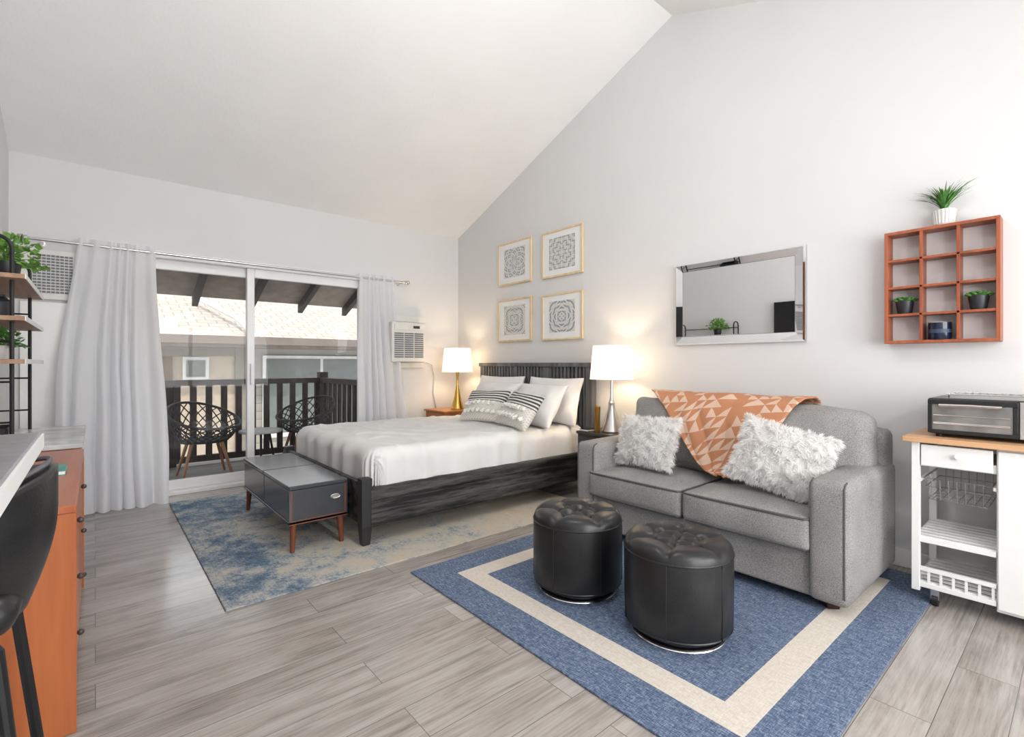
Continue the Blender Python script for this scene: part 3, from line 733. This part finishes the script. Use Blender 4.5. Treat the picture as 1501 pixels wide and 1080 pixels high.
# ---------------------------------------------------------------- wall art
def artmat(i):
    m,nt,b=newmat('art_print_%d'%i); uvn=nt.nodes.new('ShaderNodeUVMap'); sep=nt.nodes.new('ShaderNodeSeparateXYZ'); nt.links.new(uvn.outputs[0],sep.inputs[0])
    x=mn(nt,'ABSOLUTE',mn(nt,'SUBTRACT',sep.outputs[0],.5)); y=mn(nt,'ABSOLUTE',mn(nt,'SUBTRACT',sep.outputs[1],.5))
    dm=mn(nt,'ADD',x,y); df=mn(nt,'SUBTRACT',x,y)
    r=mn(nt,'SQRT',mn(nt,'ADD',mn(nt,'MULTIPLY',x,x),mn(nt,'MULTIPLY',y,y))); an=mn(nt,'ARCTAN2',y,x)
    if i==0: s=mn(nt,'MULTIPLY',mn(nt,'SINE',mn(nt,'MULTIPLY',r,60)),mn(nt,'COSINE',mn(nt,'MULTIPLY',an,16)))
    if i==1: s=mn(nt,'MULTIPLY',mn(nt,'SINE',mn(nt,'MULTIPLY',dm,44)),mn(nt,'COSINE',mn(nt,'MULTIPLY',df,44)))
    if i==2: s=mn(nt,'MULTIPLY',mn(nt,'SINE',mn(nt,'MULTIPLY',dm,56)),mn(nt,'COSINE',mn(nt,'MULTIPLY',an,8)))
    if i==3: s=mn(nt,'ADD',mn(nt,'MULTIPLY',mn(nt,'SINE',mn(nt,'MULTIPLY',r,66)),.6),mn(nt,'MULTIPLY',mn(nt,'COSINE',mn(nt,'MULTIPLY',dm,50)),.6))
    petal=mn(nt,'SINE',mn(nt,'ADD',mn(nt,'MULTIPLY',r,34 if i%2 else 28),mn(nt,'MULTIPLY',mn(nt,'COSINE',mn(nt,'MULTIPLY',an,8 if i<2 else 4)),1.6)))
    fine=mn(nt,'MULTIPLY',mn(nt,'SINE',mn(nt,'MULTIPLY',x,120)),mn(nt,'SINE',mn(nt,'MULTIPLY',y,120)))
    t=mn(nt,'ADD',mn(nt,'ADD',mn(nt,'MULTIPLY',s,.55),mn(nt,'MULTIPLY',petal,.4)),mn(nt,'MULTIPLY',fine,.2))
    base=ramp(nt,mn(nt,'ADD',mn(nt,'MULTIPLY',t,.5),.5),[(.24,srgb(126,142,160)),(.38,srgb(166,175,182)),(.47,srgb(208,208,204)),(.60,srgb(222,219,211)),(.72,srgb(190,184,170)),(.85,srgb(220,217,208))])
    nt.links.new(base,b.inputs['Base Color'])
    b.inputs['Roughness'].default_value=.5; return m
for i,(ya,yb_,za,zb) in enumerate(((3.79,4.34,2.02,2.49),(3.08,3.625,2.01,2.472),(3.79,4.34,1.392,1.86),(3.08,3.625,1.385,1.845))):
    o=Obj('framed_art_print',(XR-.01,(ya+yb_)/2,za)); x0_,x1_=XR-.028,XR-.003; fw=.018
    o.add('frame',[g_box((x0_,ya,za),(x1_,yb_,za+fw)),g_box((x0_,ya,zb-fw),(x1_,yb_,zb)),g_box((x0_,ya,za+fw),(x1_,ya+fw,zb-fw)),g_box((x0_,yb_-fw,za+fw),(x1_,yb_,zb-fw))],goldwood,bevel=.002)
    o.add('mat_board',g_box((XR-.018,ya+fw,za+fw),(XR-.01,yb_-fw,zb-fw)),paper)
    m1=.10;m2=.075
    V=[Vector((XR-.0195,yb_-m1,za+m2)),Vector((XR-.0195,ya+m1,za+m2)),Vector((XR-.0195,ya+m1,zb-m2)),Vector((XR-.0195,yb_-m1,zb-m2))]
    o.add('print',(V,[(0,1,2,3)]),artmat(i),uv=[(0,0),(1,0),(1,1),(0,1)])
# mirror
o=Obj('wall_mirror',(XR-.02,1.65,1.6)); ya,yb_,za,zb=1.185,2.11,1.295,1.917; fw=.062
def mq(y,z,x): return Vector((x,y,z))
xo,xi=XR-.022,XR-.04
O=[mq(ya,za,xo),mq(yb_,za,xo),mq(yb_,zb,xo),mq(ya,zb,xo)]
I=[mq(ya+fw,za+fw,xi+.012),mq(yb_-fw,za+fw,xi+.012),mq(yb_-fw,zb-fw,xi+.012),mq(ya+fw,zb-fw,xi+.012)]
Mi=[mq(ya+.012,za+.012,xi),mq(yb_-.012,za+.012,xi),mq(yb_-.012,zb-.012,xi),mq(ya+.012,zb-.012,xi)]
V=O+Mi+I; F=[(i,(i+1)%4,4+(i+1)%4,4+i) for i in range(4)]+[(4+i,4+(i+1)%4,8+(i+1)%4,8+i) for i in range(4)]
o.add('beveled_frame',(V,F),mirrorm)
o.add('backing',g_box((XR-.022,ya,za),(XR-.002,yb_,zb)),nickel)
o.add('mirror_pane',g_box((XR-.0275,ya+fw,za+fw),(XR-.0225,yb_-fw,zb-fw)),mirrorm)
o.add('inner_edge',[g_tube([q+Vector((-.001,0,0)) for q in I],.0015,4,True)],greyslot)

# ---------------------------------------------------------------- cube shelf + plants
o=Obj('cubby_wall_shelf',(XR-.05,.52,1.26)); ya,yb_,za,zb=.288,.754,1.262,1.882; xf=3.39; T=.016
G=[g_box((xf,ya,za),(XR-.001,yb_,za+T)),g_box((xf,ya,zb-T),(XR-.001,yb_,zb)),g_box((xf,ya,za+T),(XR-.001,ya+T,zb-T)),g_box((xf,yb_-T,za+T),(XR-.001,yb_,zb-T))]
cw=(yb_-ya-T)/3; ch=(zb-za-T)/4
G+=[g_box((xf+.004,ya+cw*i,za+T),(XR-.002,ya+cw*i+T*.8,zb-T)) for i in (1,2)]
G+=[g_box((xf+.004,ya+T,za+ch*i),(XR-.002,yb_-T,za+ch*i+T*.8)) for i in (1,2,3)]
o.add('carcass',G,redwood,bevel=.0015)
def blade(p,dirh,L,wd,up,curl):
    V=[];F=[];n=6; side=Vector((-dirh.y,dirh.x,0)).normalized()
    for i in range(n+1):
        t=i/n; q=p+dirh*(L*t*(.35+.65*t*curl))+Vector((0,0,up*L*(t-.55*curl*t*t)))
        ww=wd*(1-t)**.6*(.6+.4*math.sin(math.pi*min(1,t*1.5)))+.0004
        V+=[q-side*ww,q+Vector((0,0,-ww*.4)),q+side*ww]
    for i in range(n):
        a_=i*3; F+=[(a_,a_+1,a_+4,a_+3),(a_+1,a_+2,a_+5,a_+4)]
    return V,F
def rosette(o,pn,c,r,n,mat,up=.9):
    G=[]
    for i in range(n):
        a_=i*2.399; k=i/n
        dh=Vector((math.cos(a_),math.sin(a_),0)); L=r*(.5+.5*k)
        V,F=g_sphere((0,0,0),1,8)
        ax=(dh*(.35+.75*k)+Vector((0,0,up*(1.1-.8*k)))).normalized()
        u,w=frame(ax)
        V=[Vector(c)+ax*(L*.5*(1+v.z))+u*v.x*L*.22*(1-.3*v.z)+w*v.y*L*.12 for v in V]
        G.append((V,F))
    o.add(pn,G,mat,True)
p=Obj('potted_grass_plant',(3.44,.51,1.882)); pc=(3.435,.505,zb)
G=[]
p.add('pot',g_lathe(pc,[(.001,0),(.034,0),(.04,.01),(.047,.07),(.046,.082),(.040,.082),(.038,.07),(.001,.068)],32,False),potwhite,True)
p.add('pot_ribs',[g_cyl((pc[0]+.039*math.cos(k*math.pi/10),pc[1]+.039*math.sin(k*math.pi/10),pc[2]+.008),(pc[0]+.047*math.cos(k*math.pi/10),pc[1]+.047*math.sin(k*math.pi/10),pc[2]+.078),.004,.004,6) for k in range(20)],potwhite,True)
rnd=random.Random(3)
for i in range(150):
    a_=rnd.uniform(0,6.28); L=rnd.uniform(.15,.21)
    dh=Vector((math.cos(a_)*.6,math.sin(a_),0))
    if dh.x>0: dh.x*=.35
    G.append(blade(Vector(pc)+Vector((0,0,.065)),dh*rnd.uniform(.2,1.0),L,.009,rnd.uniform(.85,1.15),rnd.uniform(.4,.85)))
for V,F in G:
    for q in V: q.x=min(q.x,XR-.004)
p.add('leaves',G,greenm,True)
for (col,row) in ((2,1),(0,1)):
    cy_=ya+cw*col+cw/2+T/2; z0=za+ch*row+T*.8
    s_=Obj('succulent_pot',(3.435,cy_,z0))
    s_.add('pot',g_lathe((3.435,cy_,z0),[(.001,0),(.03,0),(.032,.004),(.042,.074),(.038,.074),(.001,.066)],28,False),potblack,True)
    rosette(s_,'leaves',(3.435,cy_,z0+.060),.068,38,greenm)
c_=Obj('jar_candle',(3.435,.52,za+T)); cy_=ya+cw*1.5+T/2
c_.add('jar',g_lathe((3.43,cy_,za+T),[(.001,0),(.046,0),(.048,.004),(.048,.09),(.045,.09),(.045,.076),(.001,.076)],32,False),navy,True)
c_.add('label',g_lathe((3.43,cy_,za+T),[(.0486,.035),(.0486,.055)],32,False),M('label',srgb(50,64,92),.5),True)
c_.add('lid_rim',g_tube([(3.43+.047*math.cos(k*.2618),cy_+.047*math.sin(k*.2618),za+T+.091) for k in range(24)],.002,6,True),nickel,True)

# ---------------------------------------------------------------- kitchen cart
k=Obj('kitchen_cart',(3.22,.2,0)); kx0,kx1=3.02,3.45; ky1=.565; kyd=.27; ky0=-.25
k.add('worktop',g_box((kx0-.03,ky0-.03,.775),(kx1+.02,ky1+.03,.80)),butcher,bevel=.004)
P=.032
k.add('posts',[g_box((kx0,ky1-P,.06),(kx0+P,ky1,.775)),g_box((kx1-P,ky1-P,.06),(kx1,ky1,.775))],white,bevel=.003)
k.add('cabinet',[g_box((kx0+.012,ky0,.055),(kx1,kyd,.775))],white,bevel=.004)
k.add('cabinet_door',[g_box((kx0-.004,ky0+.01,.07),(kx0+.012,kyd-.005,.765))],white,bevel=.004)
k.add('drawer',[g_box((kx0-.002,kyd+.01,.665),(kx0+.014,ky1-P-.004,.765)),g_box((kx0+.014,kyd,.66),(kx1-P,ky1-P,.70)),g_box((kx0+.01,ky1-.02,.66),(kx1-.01,ky1-.008,.775))],white,bevel=.003)
k.add('drawer_knob',g_sphere((kx0-.014,.40,.72),.012),white,True)
def slat(z):
    G=[g_box((kx0+.004,kyd,z-.02),(kx0+.02,ky1-P*.3,z+.004)),g_box((kx1-.02,kyd,z-.02),(kx1-.004,ky1-P*.3,z+.004)),g_box((kx0+.02,ky1-.022,z-.02),(kx1-.02,ky1-.006,z+.004))]
    n=8
    for i in range(n):
        x=kx0+.03+(kx1-kx0-.06)*i/(n-1)
        G.append(g_box((x-.013,kyd,z),(x+.013,ky1-.01,z+.008)))
    return G
k.add('slat_shelf',slat(.315)+slat(.10),white,bevel=.002)
G=[]
for i in range(7):
    y=kyd+.01+(ky1-.02-kyd-.01)*i/6
    G.append(g_box((kx0+.006,y-.005,.10),(kx0+.014,y+.005,.165)))
G.append(g_box((kx0+.002,kyd,.16),(kx0+.018,ky1-.01,.178)))
k.add('wine_rail',G,white)
G=[]
yb0,yb1=kyd+.015,ky1-P-.01; xb0,xb1=kx0+.03,kx1-.04
def loop(z,i): return [(xb0+i,yb0+i,z),(xb1-i,yb0+i,z),(xb1-i,yb1-i,z),(xb0+i,yb1-i,z)]
for z,i in ((.60,0),(.56,.006),(.50,.015)): G.append(g_tube(loop(z,i),.0024,6,True))
for n_ in range(1,8):
    f=n_/8
    y=yb0+(yb1-yb0)*f; G.append(g_tube([(xb0,y,.60),(xb0+.015,y,.50),(xb1-.015,y,.50),(xb1,y,.60)],.0018,5))
for n_ in range(1,5):
    f=n_/5
    x=xb0+(xb1-xb0)*f; G.append(g_tube([(x,yb0,.60),(x,yb0+.015,.50),(x,yb1-.015,.50),(x,yb1,.60)],.0016,5))
k.add('wire_basket',G,M('basket_wire',(.38,.38,.39),.35,.8),True)
k.add('basket_runner',[g_box((kx0,ky1-P-.004,.585),(kx1,ky1-P+.004,.60)),g_box((kx0+.01,kyd,.585),(kx1,kyd+.01,.60))],white)
k.add('casters',[g_cyl((x,y-.012,.026),(x,y+.012,.026),.026,.026,20) for x in (kx0+.03,kx1-.03) for y in (ky1-.085,ky0+.04)],blackmetal,True)
k.add('caster_forks',[g_box((x-.012,y-.016,.03),(x+.012,y+.016,.085)) for x in (kx0+.03,kx1-.03) for y in (ky1-.085,ky0+.04)],nickel)
t=Obj('toaster_oven',(3.22,.3,.8)); tx0,tx1,ty0,ty1,tz0,tz1=3.07,3.40,.07,.515,.815,.985
t.add('body',g_box((tx0+.01,ty0,tz0),(tx1,ty1,tz1)),M('oven_black',(.02,.02,.022),.3),bevel=.01)
t.add('front_bezel',[g_box((tx0,.205,tz0+.005),(tx0+.012,ty1-.003,tz0+.022)),g_box((tx0,.205,tz1-.028),(tx0+.012,ty1-.003,tz1-.006)),g_box((tx0,ty1-.02,tz0+.022),(tx0+.012,ty1-.003,tz1-.028)),g_box((tx0,.205,tz0+.022),(tx0+.012,.222,tz1-.028))],M('oven_bezel',(.015,.015,.016),.25),bevel=.002)
t.add('control_panel',g_box((tx0-.002,ty0+.004,tz0+.004),(tx0+.012,.202,tz1-.004)),nickel,bevel=.003)
t.add('knobs',[g_cyl((tx0-.02,.135,z),(tx0-.002,.135,z),.015,.018,20) for z in (.855,.90,.945)],blackmetal,True)
m,nt,b=newmat('oven_glass'); b.inputs['Roughness'].default_value=.06
nt.links.new(ramp(nt,noisetex(nt,coords(nt),12,2),[(.3,(.14,.135,.13)),(.7,(.24,.23,.22))]),b.inputs['Base Color'])
t.add('glass_door',g_box((tx0+.004,.222,tz0+.022),(tx0+.011,ty1-.02,tz1-.028)),m)
t.add('racks',[g_cyl((tx0+.002,.23,z),(tx0+.002,ty1-.024,z),.0018,.0018,6) for z in (.865,.87,.905)],nickel)
t.add('handle',[g_tube([(tx0-.002,.25,.952),(tx0-.028,.255,.955),(tx0-.03,.36,.957),(tx0-.028,.465,.955),(tx0-.002,.47,.952)],.007,10)],chrome,True)
t.add('feet',[g_cyl((x,y,.80),(x,y,tz0+.004),.012,.014,12) for x in (tx0+.04,tx1-.04) for y in (ty0+.04,ty1-.04)],blackmetal,True)
tr_=Obj('baking_tray',(3.2,.28,.985))
tr_.add('pan',[g_box((3.10,.10,.986),(3.34,.44,.989)),g_box((3.10,.10,.989),(3.104,.44,1.003)),g_box((3.336,.10,.989),(3.34,.44,1.003)),g_box((3.10,.436,.989),(3.34,.44,1.003)),g_box((3.10,.10,.989),(3.34,.104,1.003))],nickel)
tr_.add('wire_rack',[g_cyl((3.10,.12+i*.026,1.006),(3.34,.12+i*.026,1.006),.0018,.0018,6) for i in range(13)]+[g_cyl((3.11,.10,1.005),(3.11,.45,1.005),.003,.003,6),g_cyl((3.33,.10,1.005),(3.33,.45,1.005),.003,.003,6)],chrome)

# ---------------------------------------------------------------- left side furniture
c=Obj('sideboard_cabinet',(-.25,2.7,0)); X0,X1,Y0,Y1=XL+.02,-.045,2.05,3.38
c.add('top',g_box((X0,Y0,.685),(X1,Y1,.71)),orange,bevel=.003)
c.add('ends',[g_box((X0,Y0,.0),(X1,Y0+.025,.685)),g_box((X0,Y1-.025,.0),(X1,Y1,.685))],orangez,bevel=.002)
c.add('carcass',[g_box((X0,Y0+.025,.06),(X1-.02,Y1-.025,.685))],orangez)
dg=M('drawer_grey',srgb(70,58,58),.35)
G=[]
for r_ in range(3):
    for q_ in range(2):
        ya_=Y0+.03+q_*.64; G.append(g_box((X1-.022,ya_,.075+r_*.205),(X1-.006,ya_+.625,.075+r_*.205+.195)))
c.add('drawers',G,orangez,bevel=.003)
c.add('knobs',[g_sphere((X1+.004,Y0+.03+q_*.64+.31,.17+r_*.205),.011) for r_ in range(3) for q_ in range(2)],dg,True)
t=Obj('teal_notebook',(-.2,2.7,.71)); t.add('cover',[g_box((-.19,2.62,.71),(-.09,2.78,.714)),g_box((-.19,2.62,.726),(-.09,2.78,.73))],M('teal',srgb(80,150,140),.6)); t.add('pages',g_box((-.187,2.622,.714),(-.092,2.778,.726)),paper)
n=Obj('marble_console',(-.25,3.9,0)); Y0,Y1=3.41,4.42
n.add('marble_top',g_box((XL+.02,Y0,.71),(-.05,Y1,.735)),marble,bevel=.003)
n.add('wood_apron',g_box((XL+.03,Y0+.01,.66),(-.06,Y1-.01,.71)),orange)
n.add('cabinet_body',[g_box((XL+.03,Y0+.02,.12),(-.075,Y1-.02,.66))],orangez,bevel=.004)
n.add('legs',[g_box((x-.02,y-.02,0),(x+.02,y+.02,.12)) for x in (XL+.07,-.10) for y in (Y0+.05,Y1-.05)],orangez)
e=Obj('etagere_shelf',(-.38,3.85,.735)); fx,bx=-.315,-.462
G=[]
for y in (3.45,4.32):
    zt=1.78; r=.06
    arc=[(fx-r+r*math.cos(a_),y,zt-r+r*math.sin(a_)) for a_ in [math.pi/2*i/6 for i in range(7)]]
    arc2=[(bx+r+r*math.cos(a_),y,zt-r+r*math.sin(a_)) for a_ in [math.pi/2+math.pi/2*i/6 for i in range(7)]]
    G.append(g_tube([(fx,y,.737)]+arc+arc2+[(bx,y,.737)],.009,8))
    for z in (.86,1.06,1.26,1.46): G.append(g_cyl((fx,y,z),(bx,y,z),.005,.005,8))
G.append(g_cyl((bx,3.45,.80),(bx,4.32,.80),.006,.006,8)); G.append(g_cyl((bx,3.45,1.7),(bx,4.32,1.7),.006,.006,8))
e.add('metal_frame',G,blackmetal,True)
e.add('shelf_boards',[g_box((XL+.012,3.36,z),(-.262,4.42,z+.022)) for z in (1.15,1.36,1.565)],shelfwood,bevel=.002)
e.add('shelf_edges',[g_box((-.262,3.36,z-.001),(-.258,4.42,z+.023)) for z in (1.15,1.36,1.565)],white)
def leafy(name,c,r,n,mat,trail=.1,seed=1,pot=potblack,ph=.09,pr=.06):
    rnd=random.Random(seed); o=Obj(name,c)
    o.add('pot',g_lathe(c,[(.001,0),(pr*.75,0),(pr*.8,.004),(pr,ph),(pr*.9,ph),(.001,ph*.85)],28,False),pot,True)
    G=[];S=[]
    for i in range(n):
        a_=rnd.uniform(0,6.28); el=rnd.uniform(-.1,1.4); rr=r*rnd.uniform(.35,1)
        dv=Vector((math.cos(a_)*math.cos(el),math.sin(a_)*math.cos(el),math.sin(el)))
        q=Vector(c)+Vector((0,0,ph))+dv*rr; q.x=max(q.x,XL+.03)
        if q.z<c[2]+ph*.6: q.z-=rnd.uniform(0,trail)
        L=rnd.uniform(.026,.046); t_=(dv+Vector((rnd.gauss(0,.4),rnd.gauss(0,.4),-.3))).normalized(); s_=t_.cross(Vector((rnd.gauss(0,1),rnd.gauss(0,1),1))).normalized()
        V=[q,q+t_*L*.4+s_*L*.42,q+t_*L+s_*0,q+t_*L*.4-s_*L*.42,q+t_*L*.5+Vector((0,0,.005))]
        G.append((V,[(0,1,4),(1,2,4),(2,3,4),(3,0,4)]))
        if i%4==0: S.append(g_tube([Vector(c)+Vector((0,0,ph*.8)),(Vector(c)+Vector((0,0,ph*1.2))+q)/2,q],.0015,4))
    o.add('leaves',G,mat); o.add('stems',S,mat)
leafy('trailing_plant',(-.36,3.72,1.588),.15,230,M('leaf_light',srgb(104,150,64),.5,var=.25,vs=30),.08,2,potblack,.10,.06)
leafy('small_potted_plant',(-.37,3.60,1.173),.08,90,greenm,.02,4,potwhite,.07,.04)
o=Obj('black_storage_basket',(-.39,3.58,.735))
o.add('basket_shell',[g_box((-.45,3.47,.736),(-.33,3.70,.745)),g_box((-.45,3.47,.745),(-.442,3.70,.83)),g_box((-.338,3.47,.745),(-.33,3.70,.83)),g_box((-.442,3.47,.745),(-.338,3.478,.83)),g_box((-.442,3.692,.745),(-.338,3.70,.83))],blackmetal,bevel=.003)
o=Obj('black_jar',(-.38,3.62,1.382)); o.add('jar',g_lathe((-.38,3.6,1.383),[(.001,0),(.04,0),(.045,.02),(.045,.09),(.03,.11),(.03,.12),(.001,.12)],28,False),potblack,True)
o=Obj('wall_television',(XL+.05,2.5,1.8)); o.add('screen_panel',g_box((XL+.045,2.12,1.56),(XL+.075,2.92,2.02)),screen,bevel=.004); o.add('wall_mount',g_box((XL+.0,2.4,1.7),(XL+.045,2.64,1.88)),blackmetal)
o=Obj('breakfast_bar',(-.3,.4,0)); o.add('countertop',g_box((XL+.002,-.9,.965),(-.09,1.49,1.0)),counterm,bevel=.003); o.add('counter_edge',[g_box((-.09,-.9,.968),(-.086,1.49,.997))],white); o.add('support_panel',g_box((XL+.016,-.9,0),(XL+.05,1.1,.965)),white)
def stool(cx,cy,rot):
    o=Obj('bar_stool',(cx,cy,0)); up=.075
    def SH(s,t):
        th=(s-.5)*math.radians(250)
        k=math.cos((s-.5)*math.pi)
        top=.66+.20*max(0,k)**.7
        z=.585+(top-.585)*t+up
        r=.150+.045*math.sin(min(1,t*1.4)*math.pi/2)
        a_=rot+th
        return (cx+r*math.cos(a_),cy+r*math.sin(a_),z)
    ob=o.add('shell_back',g_grid(SH,60,20),blackleather,True,ang=180)
    md=ob.modifiers.new('s','SOLIDIFY'); md.thickness=.026; md.offset=0
    o.add('seat',g_rbox((cx-.16,cy-.165,.575+up),(cx+.16,cy+.165,.65+up),.04,(0,0,.010),n=16),blackleather,True)
    o.add('piping',[g_tube([Vector(SH(i/40,1))+Vector((0,0,.012)) for i in range(41)],.005,8)],M('stitch',srgb(90,90,96),.5),True)
    L=[]
    for sx,sy in ((1,1),(1,-1),(-1,1),(-1,-1)):
        L.append(g_tube([(cx+.09*sx,cy+.09*sy,.59+up),(cx+.13*sx,cy+.13*sy,.55+up),(cx+(.195 if sx>0 else .16)*sx,cy+.185*sy,0.0)],.011,10))
    o.add('legs',L,blackmetal,True)
    q=.150
    o.add('footrest',g_tube([(cx+q,cy+q,.28),(cx+q,cy-q,.28),(cx-q,cy-q,.28),(cx-q,cy+q,.28)],.009,8,True),blackmetal,True)
stool(-.268,1.42,math.radians(0))

# ---------------------------------------------------------------- lights
def area(name,loc,rot,sx,sy,e,col):
    L=D.lights.new(name,'AREA'); L.shape='RECTANGLE'; L.size=sx; L.size_y=sy; L.energy=e; L.color=col
    o=D.objects.new(name,L); o.location=loc; o.rotation_euler=rot; COL.objects.link(o); return o
area('front_window_fill',(1.55,YF-.12,1.3),(math.radians(97),0,0),3.0,1.35,92,(.99,.987,.98))  # area lamp added outside the unseen window as room fill
for i,(x,y,z,en) in enumerate(((1.1,-.95,1.95,42),(1.3,1.45,3.1,34))):
    o=Obj('added_globe_light',(x,y,z))  # added globe out of view, brightens the ceiling and walls
    o.add('cord',g_cyl((x,y,z+.13),(x,y,cz(y)-.002),.004,.004,8),blackmetal)
    o.add('canopy',g_lathe((x,y,cz(y)-.05),[(.001,0),(.05,0),(.055,.01),(.055,.05)],24,False),white,True)
    o.add('cap',g_lathe((x,y,z+.11),[(.05,0),(.045,.03),(.001,.04)],24,False),blackmetal,True)
    L=D.lights.new('lamp','POINT'); L.energy=en; L.shadow_soft_size=.11; L.color=(1,.987,.97)
    lo=D.objects.new('lamp',L); lo.location=(x,y,z); COL.objects.link(lo); lo.parent=o.e; lo.matrix_parent_inverse=Matrix.Translation(-o.loc)
sun=D.lights.new('sun','SUN'); sun.energy=2.9; sun.angle=.02; sun.color=(1,.95,.88)
so_=D.objects.new('sun',sun); so_.rotation_euler=(math.radians(38),0,math.radians(-25)); COL.objects.link(so_)
W=D.worlds.new('sky'); SC.world=W; W.use_nodes=True; nt=W.node_tree
bg=nt.nodes['Background']; bg.inputs[0].default_value=(.90,.95,1,1); bg.inputs[1].default_value=2.4

cam=D.cameras.new('camera'); co=D.objects.new('camera',cam); COL.objects.link(co)
co.location=(0,0,1.15); co.rotation_euler=(math.radians(90),0,math.radians(-40.3))
cam.sensor_width=36; cam.lens=720/1501*36; cam.shift_y=-7/1501; cam.clip_start=.02
SC.camera=co
SC.view_settings.view_transform='Standard'; SC.view_settings.exposure=.1
